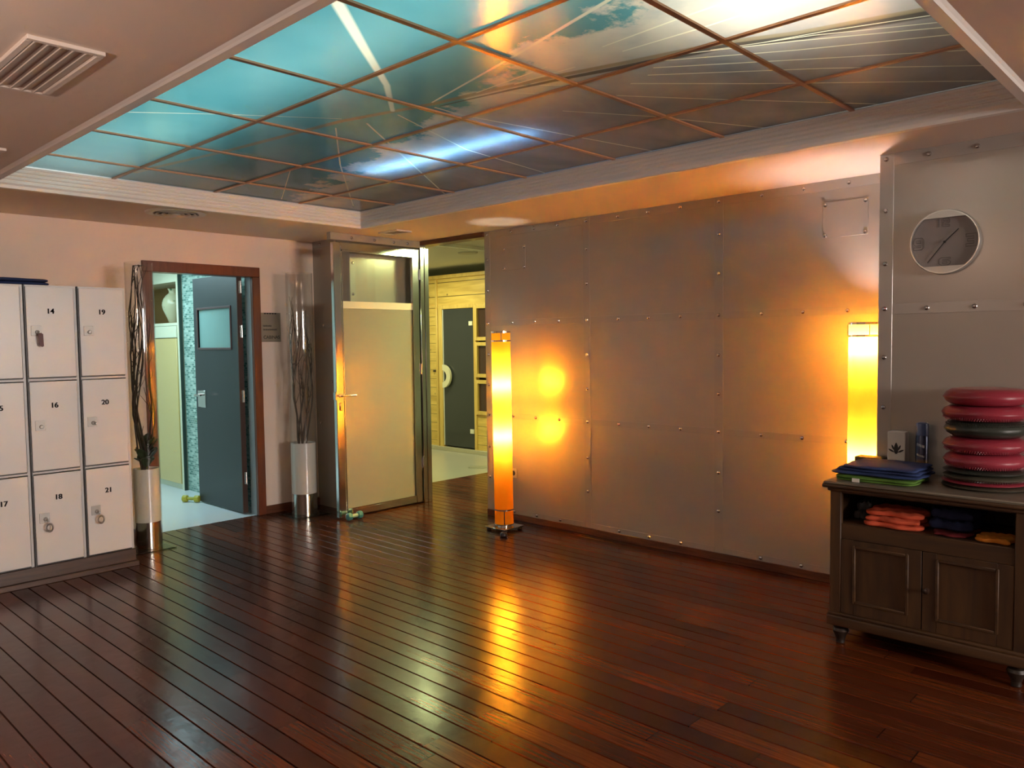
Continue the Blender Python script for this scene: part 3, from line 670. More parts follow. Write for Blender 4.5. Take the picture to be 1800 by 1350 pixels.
# ------------------------------------------------------------------ lockers
LY = 5.77
def locker_unit(x0, nums, extras, label):
    t = thing('locker', (x0+.157, LY+.25, 0), label, 'locker', 'white locker columns on the plinth')
    x1 = x0+.312; zs = [(1.352, 1.952), (.742, 1.334), (.124, .724)]
    b = NB()
    box(b, (x0, LY+.018, .118), (x0+.014, LY+.5, 1.958)); box(b, (x1-.014, LY+.018, .118), (x1, LY+.5, 1.958))
    box(b, (x0+.014, LY+.018, 1.94), (x1-.014, LY+.5, 1.958)); box(b, (x0+.014, LY+.018, .118), (x1-.014, LY+.5, .13)); box(b, (x0+.014, LY+.47, .13), (x1-.014, LY+.5, 1.94))
    for z in (1.334, .724): box(b, (x0+.014, LY+.018, z), (x1-.014, LY+.47, z+.018))
    obj('body', b, M_lockbody, t)
    bxo('edge_trim', (x0, LY+.004, .118), (x0+.006, LY+.018, 1.958), M_dark, t)
    for (z0, z1), num, ex in zip(zs, nums, extras):
        d = bxo('door', (x0+.009, LY, z0+.004), (x1-.020, LY+.018, z1-.006), M_white, t, .002)
        bxo('lower_edge', (x0+.009, LY+.006, z0-.004), (x1-.020, LY+.018, z0+.002), M_dark, d)
        text('number', num, .047, (x0+.150, LY-.0008, z1-.165), 'Y', M_black_text, d, .0007, 1.0, .0014)
        px, pz = x0+.062, z1-.292
        b = NB(); box(b, (px-.030, LY-.003, pz-.032), (px+.030, LY, pz+.032), .001)
        lathe(b, [(.013, 0), (.013, .006), (.010, .009)], (px+.006, LY-.003, pz-.008), 16, (0, -1, 0))
        obj('lock_plate', b, P('lock_plate_metal', (.36, .34, .31), .45, metal=.6), d, smooth=True)
        kp = (px+.006, LY-.012, pz-.008)
        if ex:
            b = NB(); box(b, (kp[0]-.002, LY-.034, kp[2]-.009), (kp[0]+.002, LY-.010, kp[2]+.009), .0008)
            lathe(b, [(.011, -.0015), (.011, .0015)], (kp[0], LY-.040, kp[2]-.004), 14, (1, 0, 0)); obj('key', b, M_steel, d, smooth=True)
        if ex == 'tag':
            b = NB(); prism(b, [(-.013, 0), (-.010, -.075), (.004, -.085), (.014, -.080), (.016, -.002), (.004, .008)], lambda u, v, w_: (kp[0]+.006+u+v*-.05, LY-.042+w_, kp[2]-.012+v), .004)
            obj('key_tag', b, P('maroon_tag', (.10, .03, .03), .5), d)
        if ex == 'coil':
            b = NB(); pts = []
            for k in range(181):
                a = 2*PI*k/180; cc = 2*PI*k/180*22
                rr = .022+.005*math.cos(cc)
                pts.append((kp[0]+.012+rr*math.sin(a)*.85, LY-.040+.005*math.sin(cc), kp[2]-.052+rr*1.15*math.cos(a)))
            tube(b, pts, .0021, 5); obj('coil_band', b, P('grey_coil_plastic', (.20, .18, .16), .4), d, smooth=True)
    return t
locker_unit(1.232, ['13', '15', '17'], ['', '', ''], 'white three-door locker column numbered 15 and 17')
locker_unit(1.548, ['14', '16', '18'], ['tag', '', 'coil'], 'white three-door locker column numbered 14, 16 and 18')
locker_unit(1.864, ['19', '20', '21'], ['', 'key', 'coil'], 'white three-door locker column numbered 19, 20 and 21 beside the left plant tube')
b = NB(); box(b, (1.22, LY-.005, .035), (2.178, LY+.5, .118), .002); box(b, (1.21, LY-.03, 0), (2.19, LY+.5, .035), .003)
tag(obj('locker_plinth', b, M_plinth, smooth=True), 'dark wooden plinth under the white lockers', 'plinth')
def slab(b, x0, x1, y0, y1, z0, z1, seed=0, wob=.006, nx=24, ny=16, sag=0., rough=.0):
    """soft folded cloth slab: rounded edge, wavy outline and wrinkled top"""
    rnd = random.Random(seed); ph = [rnd.uniform(0, 6.28) for _ in range(8)]
    cx, cy, cz = (x0+x1)/2, (y0+y1)/2, (z0+z1)/2; hx, hy, hz = (x1-x0)/2, (y1-y0)/2, (z1-z0)/2
    def pt(u, v, s):
        sx = cx+hx*u*math.sqrt(1-.16*v**6)*(1+wob/hx*math.sin(5*v+ph[0])); sy = cy+hy*v*math.sqrt(1-.16*u**6)*(1+wob/hy*math.sin(6*u+ph[1]))
        edge = (1-abs(u)**12)*(1-abs(v)**12)
        z = cz+s*hz*max(edge, 0)**.35
        if s > 0: z += (math.sin(7*u+3*v+ph[2])*.4+math.sin(13*v-5*u+ph[3])*.3+math.sin(21*u+9*v+ph[4])*.15)*rough*edge
        return (sx, sy, max(z, z0) if s < 0 else z)
    G = {}
    for s in (-1, 1):
        for i in range(nx+1):
            for j in range(ny+1):
                u, v = math.sin((-1+2*i/nx)*PI/2), math.sin((-1+2*j/ny)*PI/2)
                if s == 1 and (i in (0, nx) or j in (0, ny)): G[s, i, j] = G[-1, i, j]
                else: G[s, i, j] = b.verts.new(pt(u, v, s))
    for s in (-1, 1):
        for i in range(nx):
            for j in range(ny):
                try: b.faces.new((G[s, i, j], G[s, i+1, j], G[s, i+1, j+1], G[s, i, j+1]))
                except ValueError: pass
b = NB(); slab(b, 1.12, 1.735, 5.82, 6.20, 1.959, 1.982, 3, .004, rough=.002); slab(b, 1.10, 1.725, 5.80, 6.19, 1.980, 2.003, 4, .004, rough=.002)
tag(obj('exercise_mat', b, P('navy_foam', (.015, .03, .10), .55), smooth=True), 'navy blue folded mat lying on top of the lockers', 'mat')

# ------------------------------------------------------------------ plant tubes
M_acr = clear_mat('clear_acrylic', (.96, .96, .95), .12, .03)
M_twig = P('dry_twig_bark', (.035, .022, .014), .8, bump=.4, bscale=80)
M_twig2 = P('dry_twig_light_bark', (.09, .065, .045), .8)
def plant_tube(c, R, label, leaves, seed, ztop=2.185, zp=.64, zs=.22, twz=2.1, mt=M_twig):
    rnd = random.Random(seed); cx, cy = c
    t = thing('plant_tube', (cx, cy, 0), label, 'vase')
    b = NB(); n = 48
    for r in (R, R-.004):
        pass
    lathe(b, [(R-.004, .012), (R, .012), (R, ztop), (R-.004, ztop)], (cx, cy, 0), n, cap=False)
    vs = list(b.verts); a, d = vs[:n], vs[3*n:4*n]
    for i in range(n): b.faces.new((a[i], a[(i+1) % n], d[(i+1) % n], d[i]))
    obj('acrylic_tube', b, M_acr, t, smooth=True)
    b = NB(); lathe(b, [(R-.007, .013), (R-.007, zs-.001)], (cx, cy, 0), 40); obj('steel_base', b, M_steel, t, smooth=True)
    b = NB(); lathe(b, [(R-.008, zs), (R-.008, zp), (R-.018, zp), (R-.02, zp-.03)], (cx, cy, 0), 40); obj('white_liner', b, P('white_liner_plastic', (.74, .70, .64), .45), t, smooth=True)
    b = NB(); box(b, (cx-R-.05, cy-R-.05, 0), (cx+R+.05, cy+R+.05, .011), .002); obj('base_plate', b, clear_mat('acrylic_plate', (.8, .86, .78), .3), t)
    b = NB()
    def twig(x, y, z, h, r, dep=0, drift=(0, 0)):
        pts = [(x, y, z)]; k = max(4, int(h/.09)); px, py = x-cx, y-cy; a = rnd.uniform(0, 6.28)
        for i in range(1, k+1):
            a += rnd.uniform(-.9, .9); st = .016
            px += st*math.cos(a)+drift[0]*h/k; py += st*math.sin(a)+drift[1]*h/k
            q = math.hypot(px, py); lim = R-.022
            if q > lim: px *= lim/q; py *= lim/q; a += PI*.6
            pts.append((cx+px, cy+py, min(z+h*i/k, twz+.01*rnd.random())))
        tube(b, pts, r, 6, r*.35)
        if dep < 2:
            for _ in range(3 if dep == 0 else 2):
                i = rnd.randint(1, max(1, len(pts)-2)); p = pts[i]; twig(p[0], p[1], p[2], h*rnd.uniform(.2, .42), r*.6, dep+1, drift)
        return pts
    for k in range(8 if leaves else 6):
        a = rnd.uniform(0, 6.28); q = R*.45*rnd.random()
        twig(cx+q*math.cos(a), cy+q*math.sin(a), zp-.04, (twz-zp)*rnd.uniform(.72, 1.0), rnd.uniform(.005, .0095))
    obj('dried_branches', b, mt, t, smooth=True)
    if leaves:
        b = NB(); st = NB()
        for k in range(leaves):
            a = 2*PI*k/leaves+rnd.uniform(-.4, .4); z = zp+rnd.uniform(0, .18); L = rnd.uniform(.11, .15); wd = L*.72
            base = Vector((cx+.02*math.cos(a), cy+.02*math.sin(a), z)); tilt = rnd.uniform(.75, 1.35)
            d = Vector((math.cos(a)*math.cos(tilt), math.sin(a)*math.cos(tilt), math.sin(tilt))); sd = Vector((-math.sin(a), math.cos(a), 0)); up = sd.cross(d)
            mx = (R-.012-.02)/max(.2, math.cos(tilt)); L = min(L, mx)
            rows = []
            for i in range(9):
                s = i/8; ww = wd*math.sin(PI*min(1, s*.96+.02))**.8*(1-.3*s)*.5
                c0 = base+d*L*s-Vector((0, 0, 1))*.03*s*s
                rows.append([b.verts.new(c0+sd*ww*j+up*(.008*abs(j))) for j in (-1, -.5, 0, .5, 1)])
            for A, B in zip(rows, rows[1:]):
                for j in range(4): b.faces.new((A[j], A[j+1], B[j+1], B[j]))
            tube(st, [(cx, cy, zp-.04), tuple((base+Vector((cx, cy, zp)))/2), tuple(base)], .003, 5)
        o = obj('leaves', b, P('dark_green_leaf', (.035, .060, .025), .35, var=.3, vscale=20), t, smooth=True)
        sm = o.modifiers.new('thickness', 'SOLIDIFY'); sm.thickness = .0012
        obj('leaf_stalks', st, P('leaf_stalk_green', (.05, .07, .03), .5), t, smooth=True)
    return t
plant_tube((2.425, 6.16), .100, 'clear plant tube with dark twigs and green leaves beside the lockers', 18, 11, 2.18, .62, .215, 2.15)
plant_tube((3.880, 6.30), .118, 'clear plant tube with dry bare twigs left of the glass door', 0, 5, 2.19, .66, .20, 1.97, M_twig2)

# sign by the door
sg = thing('door_sign', (3.745, 6.575, 1.575), 'small brushed metal sign with dark lettering on the wall between doorway and right plant tube', 'sign')
bxo('plate', (3.648, 6.574, 1.577), (3.846, 6.58, 1.842), P('brushed_sign_metal', (.34, .30, .25), .35, metal=.6), sg, .001)
text('word', 'CABINAS', .044, (3.752, 6.5735, 1.618), 'Y', M_black_text, sg, .0004, .92)
b = NB()
rnd = random.Random(2)
for z, x0, n in ((1.722, 3.668, 11), (1.688, 3.668, 18)):
    for k in range(n): box(b, (x0+k*.0078, 6.5732, z-.007), (x0+k*.0078+.0045, 6.574, z+(.007 if k % 4 else .009)))
obj('printed_lines', b, M_black_text, sg)
b = NB()
for k in range(5):
    prism(b, [(-.012, 0), (.012, 0), (.008, -.010), (0, -.014), (-.008, -.010)], lambda u, v, w_: (3.69+k*.026+u, 6.5732+w_, 1.8415+v), .0008)
obj('printed_icons', b, M_black_text, sg)

# ------------------------------------------------------------------ amber column lamps
M_shade = shade_mat('amber_lamp_shade', (1.0, .385, .016))
def column_lamp(loc, label, p1, p2, zb, tilt=0., bulbcol=(1, .88, .70)):
    t = thing('column_lamp', loc, label, 'floor lamp', 'amber column lamps along the metal wall')
    x, y, _ = loc; R = .0775; n = 48
    b = NB(); lathe(b, [(R, .045), (R, .6), (R, 1.1), (R, 1.632)], (x, y, 0), n, cap=False)
    obj('shade', b, M_shade, t, smooth=True)
    for z, h in ((1.622, .014), (1.552, .012), (.165, .010), (.045, .008)):
        b = NB(); lathe(b, [(R+.0005, z), (R+.003, z), (R+.003, z+h), (R+.0005, z+h)], (x, y, 0), n, cap=False); obj('chrome_ring', b, M_steel, t, smooth=True)
    for a in (-2.35, -.25, 1.8):
        px, py = x+(R+.0015)*math.cos(a), y+(R+.0015)*math.sin(a)
        for z0, z1 in ((1.56, 1.625), (.05, .168)): bxo('chrome_strut', (px-.003, py-.003, z0), (px+.003, py+.003, z1), M_steel, t)
    b = NB(); box(b, (x-.115, y-.115, .022), (x+.115, y+.115, .030), .002); lathe(b, [(.06, .030), (.06, .045)], (x, y, 0), 24); obj('base_plate', b, M_steel, t, smooth=True)
    for sx, sy in ((-1, -1), (1, -1), (-1, 1), (1, 1)):
        b = NB(); lathe(b, [(.010, 0), (.019, .006), (.021, .013), (.016, .022)], (x+sx*.09, y+sy*.09, 0), 16); obj('foot', b, M_dark, t, smooth=True)
    b = NB(); tube(b, [(x, y, .045), (x, y, max(zb)-.05)], .005, 8); obj('bulb_rod', b, M_steel, t)
    for z, pw in zip(zb, (p1, p2)):
        b = NB(); bmesh.ops.create_uvsphere(b, u_segments=20, v_segments=12, radius=.030, matrix=Matrix.Translation((x+.0, y, z)))
        obj('bulb', b, emit('bulb_glow', bulbcol, pw), t, smooth=True)
        b = NB(); lathe(b, [(.014, z-.075), (.017, z-.07), (.017, z-.035), (.013, z-.028)], (x, y, 0), 14); obj('socket', b, P('socket_white', (.7, .68, .62), .5), t, smooth=True)
    t.rotation_euler = (0, tilt, 0)
    return t
column_lamp((4.645, 4.505, 0), 'amber column lamp standing by the opening, left end of the metal wall', 740, 740, (1.20, .78), -.008)
column_lamp((4.722, 1.668, 0), 'amber column lamp partly hidden behind the wooden cabinet and the clock wall', 1120, 520, (1.505, .86), 0, (1, .87, .88))
b = NB(); lathe(b, [(.022, 0), (.030, .008), (.030, .020), (.022, .032), (.008, .036)], (4.46, 4.335, 0), 20); tube(b, [(4.47, 4.345, .012), (4.53, 4.40, .006), (4.58, 4.44, .010)], .004, 8)
tag(obj('foot_switch', b, M_dark, smooth=True), 'round black foot switch on the floor before the left amber lamp', 'switch')
so = thing('wall_socket', (XR-.003, 4.67, .37), 'small cream power socket low on the metal wall beside the left amber lamp', 'socket')
bxo('plate', (XR-.014, 4.633, .372), (XR, 4.708, .452), P('socket_cream', (.6, .55, .45), .4), so, .003)
b = NB(); lathe(b, [(.022, 0), (.020, .001)], (XR-.0145, 4.67, .412), 20, (-1, 0, 0)); obj('recess', b, M_dark, so)

# ------------------------------------------------------------------ clock
cl = thing('wall_clock', (XC, 1.176, 1.865), 'round silver wall clock with outlined numerals on the metal clad wall', 'clock')
CYc, CZc, CR = 1.176, 2.028, .163
CXf = XC-.032
b = NB()
lathe(b, [(CR-.004, 0), (CR, .004), (CR, .030), (CR-.003, .036), (CR-.008, .036), (CR-.008, .018)], (XC, CYc, CZc), 72, (-1, 0, 0), cap=False)
obj('rim', b, P('satin_silver', (.62, .60, .56), .28, metal=.8), cl, smooth=True)
b = NB(); lathe(b, [(CR-.007, .0), (CR-.007, .014)], (XC, CYc, CZc), 72, (-1, 0, 0)); obj('dial', b, P('taupe_dial', (.30, .27, .26), .45, metal=.2), cl)
ch = .122
for s in (-1, 1):
    b = NB()
    a0 = math.asin(ch/(CR-.006)); pts = []
    for k in range(25):
        a = a0+(PI-2*a0)*k/24; pts.append(((CR-.006)*math.cos(a), s*(CR-.006)*math.sin(a)))
    prism(b, pts, lambda u, v, w_: (XC-.014-w_, CYc+u, CZc+v), .020)
    obj('dial_surround', b, P('satin_silver_plate', (.50, .48, .44), .32, metal=.6), cl)
M_hand = P('black_hand', (.012, .010, .010), .4)
def hand(name, ang, L, back, w_):
    b = NB(); d = Vector((0, -math.sin(ang), math.cos(ang))); s = Vector((0, math.cos(ang), math.sin(ang))); c = Vector((XC-.022, CYc, CZc))
    q = [c-d*back-s*w_, c-d*back+s*w_, c+d*L+s*w_*.7, c+d*L-s*w_*.7]
    a = [b.verts.new(p) for p in q]; e_ = [b.verts.new(p+Vector((-.0015, 0, 0))) for p in q]
    b.faces.new(a); b.faces.new(e_[::-1])
    for i in range(4): b.faces.new((a[i], e_[i], e_[(i+1) % 4], a[(i+1) % 4]))
    obj(name, b, M_hand, cl)
hand('hour_hand', math.radians(46), .088, .0, .0028); hand('minute_hand', math.radians(218), .128, .0, .0024)
b = NB(); lathe(b, [(.006, 0), (.006, .006)], (XC-.020, CYc, CZc), 16, (-1, 0, 0)); obj('hub', b, M_hand, cl)
M_num = P('dark_numeral_outline', (.06, .05, .05), .5)
def outline(name, strokes, cy, cz, s):
    """strokes: polylines in a 1x1 cell (u to the viewer's right, v up)"""
    b = NB()
    for st in strokes:
        pts = [(XC-.0155, cy-u*s[0], cz+v*s[1]) for u, v in st]
        tube(b, pts, .0009, 5)
    obj(name, b, M_num, cl)
def off(st, c=False): return st
one = [(-.08, -.5), (-.08, .5), (.10, .5), (.10, -.5), (-.08, -.5)]
two = [(-.5, .5), (.35, .5), (.5, .38), (.5, .0), (.35, -.08), (-.22, -.08), (-.22, -.28), (.5, -.28), (.5, -.5), (-.5, -.5), (-.5, .02), (-.35, .13), (.22, .13), (.22, .28), (-.5, .28), (-.5, .5)]
three = [(-.5, .5), (.5, .5), (.5, -.5), (-.5, -.5), (-.5, -.28), (.22, -.28), (.22, -.1), (-.35, -.1), (-.35, .1), (.22, .1), (.22, .28), (-.5, .28), (-.5, .5)]
six = [(.5, .5), (-.3, .5), (-.5, .3), (-.5, -.3), (-.3, -.5), (.3, -.5), (.5, -.3), (.5, .0), (.3, .15), (-.2, .15), (-.2, .28), (.5, .28), (.5, .5)]
six_i = [(-.2, -.05), (.2, -.05), (.2, -.28), (-.2, -.28), (-.2, -.05)]
nine = [(-u, -v) for u, v in six]; nine_i = [(-u, -v) for u, v in six_i]
outline('numeral', [[(u*.5-.52, v) for u, v in one], [(u*.6+.18, v) for u, v in two]], CYc+.004, CZc+.098, (.050, .040))
outline('numeral', [three], CYc-.120, CZc, (.050, .062))
outline('numeral', [six, six_i], CYc, CZc-.098, (.052, .038))
outline('numeral', [nine, nine_i], CYc+.123, CZc, (.050, .062))

# ------------------------------------------------------------------ wooden cabinet
M_cab = wood('aged_pine_cabinet', (.034, .013, .003), (.085, .036, .008), (12, 12, 1.4), .6, 0, knots=.6)
M_cabh = wood('aged_pine_cabinet_rail', (.036, .014, .003), (.085, .036, .008), (12, 1.4, 12), .6, 0, knots=.5)
M_cabtop = wood('greyish_cabinet_top', (.13, .105, .075), (.22, .18, .13), (12, 1.4, 12), .45, .1)  # top board lighter and greyer than the body
cb = thing('wooden_cabinet', (4.2, 1.12, 0), 'dark aged wooden cabinet with an open shelf and two panelled doors below the clock', 'cabinet')
FX = 3.965; A, B = .69, 1.553
b = NB()
box(b, (FX, B-.055, .10), (FX+.03, B, .79), .004); box(b, (FX, A, .10), (FX+.03, A+.06, .79), .004)       # stiles
box(b, (FX+.03, B-.025, .10), (4.455, B, .79)); box(b, (FX+.03, A, .10), (4.455, A+.025, .79)); box(b, (4.44, A+.025, .10), (4.455, B-.025, .79))
obj('body', b, M_cab, cb, smooth=True)
b = NB()
box(b, (FX+.004, A+.06, .545), (FX+.03, B-.055, .62), .002); box(b, (FX+.03, A+.025, .605), (4.44, B-.025, .62))
box(b, (FX+.004, A+.06, .775), (FX+.03, B-.055, .79)); box(b, (FX+.03, A+.025, .13), (4.44, B-.025, .145))
obj('shelf_rail', b, M_cabh, cb, smooth=True)
b = NB(); box(b, (FX-.016, A-.012, .098), (4.455, B+.012, .150), .008, 3); box(b, (FX-.010, A-.006, .150), (4.455, B+.006, .166), .006, 2); obj('base_moulding', b, M_cabh, cb, smooth=True)
b = NB(); box(b, (FX-.014, A-.010, .782), (4.455, B+.010, .800), .006, 2); box(b, (FX-.034, A-.03, .800), (4.465, B+.03, .818), .007, 3); obj('top_moulding', b, M_cabh, cb, smooth=True)
bxo('top', (FX-.028, A-.025, .818), (4.466, B+.025, .832), M_cabtop, cb, .005)
def cab_door(y0, y1, knob):
    z0, z1 = .168, .543; fy, fz = .062, .062
    b = NB()
    box(b, (FX+.002, y0, z0), (FX+.024, y0+fy, z1), .0015); box(b, (FX+.002, y1-fy, z0), (FX+.024, y1, z1), .0015)
    box(b, (FX+.002, y0+fy, z0), (FX+.024, y1-fy, z0+fz), .0015); box(b, (FX+.002, y0+fy, z1-fz*.5), (FX+.024, y1-fy, z1), .0015)
    d = obj('door', b, M_cab, cb, smooth=True)
    bxo('inset_panel', (FX+.014, y0+fy, z0+fz), (FX+.020, y1-fy, z1-fz*.5), M_cab, d)
    b = NB()
    yy0, yy1, zz0, zz1 = y0+fy, y1-fy, z0+fz, z1-fz*.5
    for lo, hi in (((FX-.003, yy0-.006, zz0-.006), (FX+.014, yy0+.008, zz1+.006)), ((FX-.003, yy1-.008, zz0-.006), (FX+.014, yy1+.006, zz1+.006)), ((FX-.003, yy0+.008, zz0-.006), (FX+.014, yy1-.008, zz0+.008)), ((FX-.003, yy0+.008, zz1-.008), (FX+.014, yy1-.008, zz1+.006))): box(b, lo, hi, .003)
    obj('panel_bead', b, M_cabh, d, smooth=True)
    if knob:
        b = NB(); lathe(b, [(.012, 0), (.012, .003), (.007, .006), (.007, .012), (.014, .020), (.013, .027), (.001, .032)], (FX+.002, y1-.022, .362), 20, (-1, 0, 0)); obj('knob', b, P('dark_knob_wood', (.03, .014, .008), .35), d, smooth=True)
    return d
cab_door(1.124, 1.497, False); cab_door(.751, 1.120, True)
for x, y in ((FX+.035, B-.045), (FX+.035, A+.05), (4.41, B-.045), (4.41, A+.05)):
    b = NB(); lathe(b, [(.018, 0), (.022, .006), (.020, .020), (.026, .038), (.036, .056), (.040, .068), (.034, .082), (.022, .088), (.028, .094), (.028, .100)], (x, y, 0), 28); obj('foot', b, P('turned_dark_foot', (.022, .012, .007), .5), cb, smooth=True)

# cloths inside the open shelf
def cloth(name, args, mat, label, layers=2, seed=1, cat='cloth', grp=None, x=(4.0, 4.3), z0=.621):
    y0, y1, h = args; b = NB(); r = random.Random(seed)
    for k in range(layers):
        q = h/layers
        slab(b, x[0]+r.uniform(0, .02)+(.012*k), x[1]-r.uniform(0, .03), y0+r.uniform(0, .012), y1-r.uniform(0, .012), z0+k*q*.98, z0+(k+1)*q, seed*10+k, .008, 26, 26, rough=q*.35)
    o = obj(name, b, mat, smooth=True); return tag(o, label, cat, grp)
def fab(name, c): return P(name, c, .9, bump=.3, bscale=400, spec=.2, bdist=.001)
G1 = 'folded cloths on the open shelf'
cloth('folded_cloth', (1.418, 1.49, .085), fab('grey_cloth', (.06, .06, .06)), 'dark grey cloth at the left end of the open shelf', 2, 3, 'cloth', G1, (4.10, 4.35))
cloth('folded_cloth', (1.14, 1.405, .075), fab('orange_red_cloth', (.62, .10, .045)), 'orange red folded cloth on the open shelf', 3, 4, 'cloth', G1, (3.985, 4.25))
cloth('folded_cloth', (.925, 1.13, .095), fab('navy_cloth', (.014, .018, .05)), 'navy blue crumpled cloth in the middle of the open shelf', 2, 5, 'cloth', G1, (4.03, 4.32), .641)
cloth('folded_cloth', (.935, 1.10, .014), fab('dark_red_cloth', (.14, .015, .018)), 'dark red cloth under the navy cloth', 1, 6, 'cloth', G1, (3.985, 4.28))
cloth('folded_cloth', (.765, .915, .022), fab('amber_cloth', (.50, .17, .02)), 'flat amber yellow cloth at the right end of the open shelf', 1, 7, 'cloth', G1, (3.99, 4.15))

# things on the cabinet top
TZ = .8325
G2 = 'folded towels on the cabinet top'
b = NB(); slab(b, 3.995, 4.30, 1.175, 1.555, TZ, TZ+.014, 21, .004, 26, 22, rough=.001); slab(b, 3.990, 4.29, 1.17, 1.55, TZ+.012, TZ+.028, 22, .004, 26, 22, rough=.002)
gt = tag(obj('folded_towel', b, fab('green_towel', (.10, .20, .035)), smooth=True), 'green folded towel on the cabinet top under the blue towel', 'towel', G2)
bxo('care_label', (3.974, 1.415, TZ+.002), (3.978, 1.45, TZ+.020), P('white_label', (.75, .72, .68), .6), gt)
b = NB()
for k in range(3): slab(b, 4.00+.012*(k % 2), 4.31, 1.15+.008*k, 1.575-.03*k, TZ+.0310+k*.0165, TZ+.0320+(k+1)*.0165, 30+k, .006, 30, 26, rough=.003)
tag(obj('folded_towel', b, fab('blue_towel', (.030, .050, .14)), smooth=True), 'blue folded towel on top of the green towel', 'towel', G2)
bxo_o = bxo('soap_box', (4.352, 1.432, TZ), (4.44, 1.575, TZ+.075), P('dark_green_card', (.028, .035, .012), .5), bev=.002)
tag(bxo_o, 'low dark green box behind the blue towel', 'box')
# white box with leaf emblem
wb = thing('white_box', (4.40, 1.435, TZ), 'white upright box with a dark lotus emblem on the cabinet', 'box')
bxo('carton', (4.366, 1.324, TZ), (4.43, 1.412, TZ+.222), P('white_card', (.66, .62, .55), .5), wb, .004)
b = NB()
def leafp(cy, cz, ang, L, wd):
    n = 10; pts = []
    for k in range(n+1): s = k/n; pts.append((wd*math.sin(PI*s)**.8, L*s))
    for k in range(n-1, 0, -1): s = k/n; pts.append((-wd*math.sin(PI*s)**.8, L*s))
    ca, sa_ = math.cos(ang), math.sin(ang)
    prism(b, [(u*ca+v*sa_, -u*sa_+v*ca) for u, v in pts], lambda u, v, w_: (4.3656-w_, cy-.053-u*1.15, .8325+(cz-.8325)*1.27+v-v*0+(v*.2)), .0006)
leafp(1.421, .913, 0, .052, .009)
for s in (-1, 1): leafp(1.421-s*.010, .930, s*.42, .026, .004); leafp(1.421-s*.008, .921, s*1.1, .030, .004); leafp(1.421-s*.003, .913, s*.35, .022, .0016)
obj('emblem', b, M_black_text, wb)
# spray can
sc = thing('spray_can', (4.40, 1.253, TZ), 'blue capped aerosol can standing between the white box and the disc stack', 'spray can')
b = NB(); lathe(b, [(.028, 0), (.031, .003), (.031, .200), (.028, .208)], (4.40, 1.253, TZ), 28)
def can_mat():
    m = bpy.data.materials.new('printed_can'); t, bs = nt(m); tc = t.nodes.new('ShaderNodeTexCoord'); s = t.nodes.new('ShaderNodeSeparateXYZ'); t.links.new(tc.outputs['Object'], s.inputs[0])
    c = ramp(t, math_node(t, 'DIVIDE', s.outputs[2], .21), [(0, (.20, .22, .24)), (.22, (.12, .11, .11)), (.32, (.28, .16, .05)), (.42, (.06, .06, .10)), (.95, (.05, .07, .13))]); t.links.new(c, bs.inputs['Base Color']); bs.inputs['Metallic'].default_value = .4; bs.inputs['Roughness'].default_value = .3; return m
obj('can', b, can_mat(), sc, smooth=True)
b = NB(); lathe(b, [(.030, .208), (.030, .258), (.027, .270), (.016, .275)], (4.40, 1.253, TZ), 28); obj('cap', b, P('blue_cap_plastic', (.08, .12, .26), .35), sc, smooth=True)
for z, h, o in ((.152, .013, .004), (.100, .010, .002)):
    b = NB()
    for k in range(6):
        a = PI+.55-k*.2; rr = .0315
        p = Vector((4.40+rr*math.cos(a), 1.253+rr*math.sin(a), TZ+z+k*.002)); box(b, p-Vector((.0012, .0018, h/2)), p+Vector((.0012, .0018, h/2)))
    obj('white_lettering', b, P('white_print', (.6, .6, .62), .5), sc)

# stack of balance discs
DCx, DCy = 4.255, .935
def disc(name, z0, z1, R, mat, label, spikes, grp, dx=0, dy=0):
    h = z1-z0; cx, cy = DCx+dx, DCy+dy
    t = thing(name, (cx, cy, z0), label, 'balance disc', grp)
    prof = [(R*.60, .0), (R*.82, h*.05), (R*.94, h*.22), (R*.985, h*.40), (R, h*.5), (R*.985, h*.60), (R*.94, h*.78), (R*.82, h*.95), (R*.6, h*.995), (R*.3, h), (.001, h)]
    b = NB(); lathe(b, prof, (cx, cy, z0), 64); obj('cushion', b, mat, t, smooth=True)
    b = NB(); lathe(b, [(R*.99, h*.46), (R*1.012, h*.47), (R*1.012, h*.53), (R*.99, h*.54)], (cx, cy, z0), 64, cap=False); obj('seam', b, mat, t, smooth=True)
    b = NB(); lathe(b, [(.006, 0), (.006, .010), (.004, .012)], (cx+R*.66, cy-R*.74, z0+h*.5), 10, (.66, -.74, 0)); obj('valve', b, P('valve_white', (.6, .6, .6), .4), t, smooth=True)
    if spikes:
        b = NB(); n = 96
        for ringr, zz in ((.97, .24), (.92, .13)):
            for k in range(n):
                a = 2*PI*(k+.5*(ringr < .95))/n; s = (zz if spikes < 0 else 1-zz)
                lathe(b, [(.0022, 0), (.0005, .005)], (cx+R*ringr*math.cos(a)*.985, cy+R*ringr*math.sin(a)*.985, z0+h*s), 5, (math.cos(a)*.6, math.sin(a)*.6, -.8 if spikes < 0 else .8), cap=False)
        obj('nubs', b, mat, t)
    return t
M_pink = P('pink_rubber', (.27, .025, .042), .32, coat=.15); M_pink2 = P('raspberry_rubber', (.30, .032, .052), .35, coat=.1)
M_gr = P('dark_green_grey_rubber', (.028, .034, .026), .35, coat=.1); M_gr2 = P('olive_grey_rubber', (.07, .062, .042), .35)
G3 = 'balance discs stacked on the cabinet'
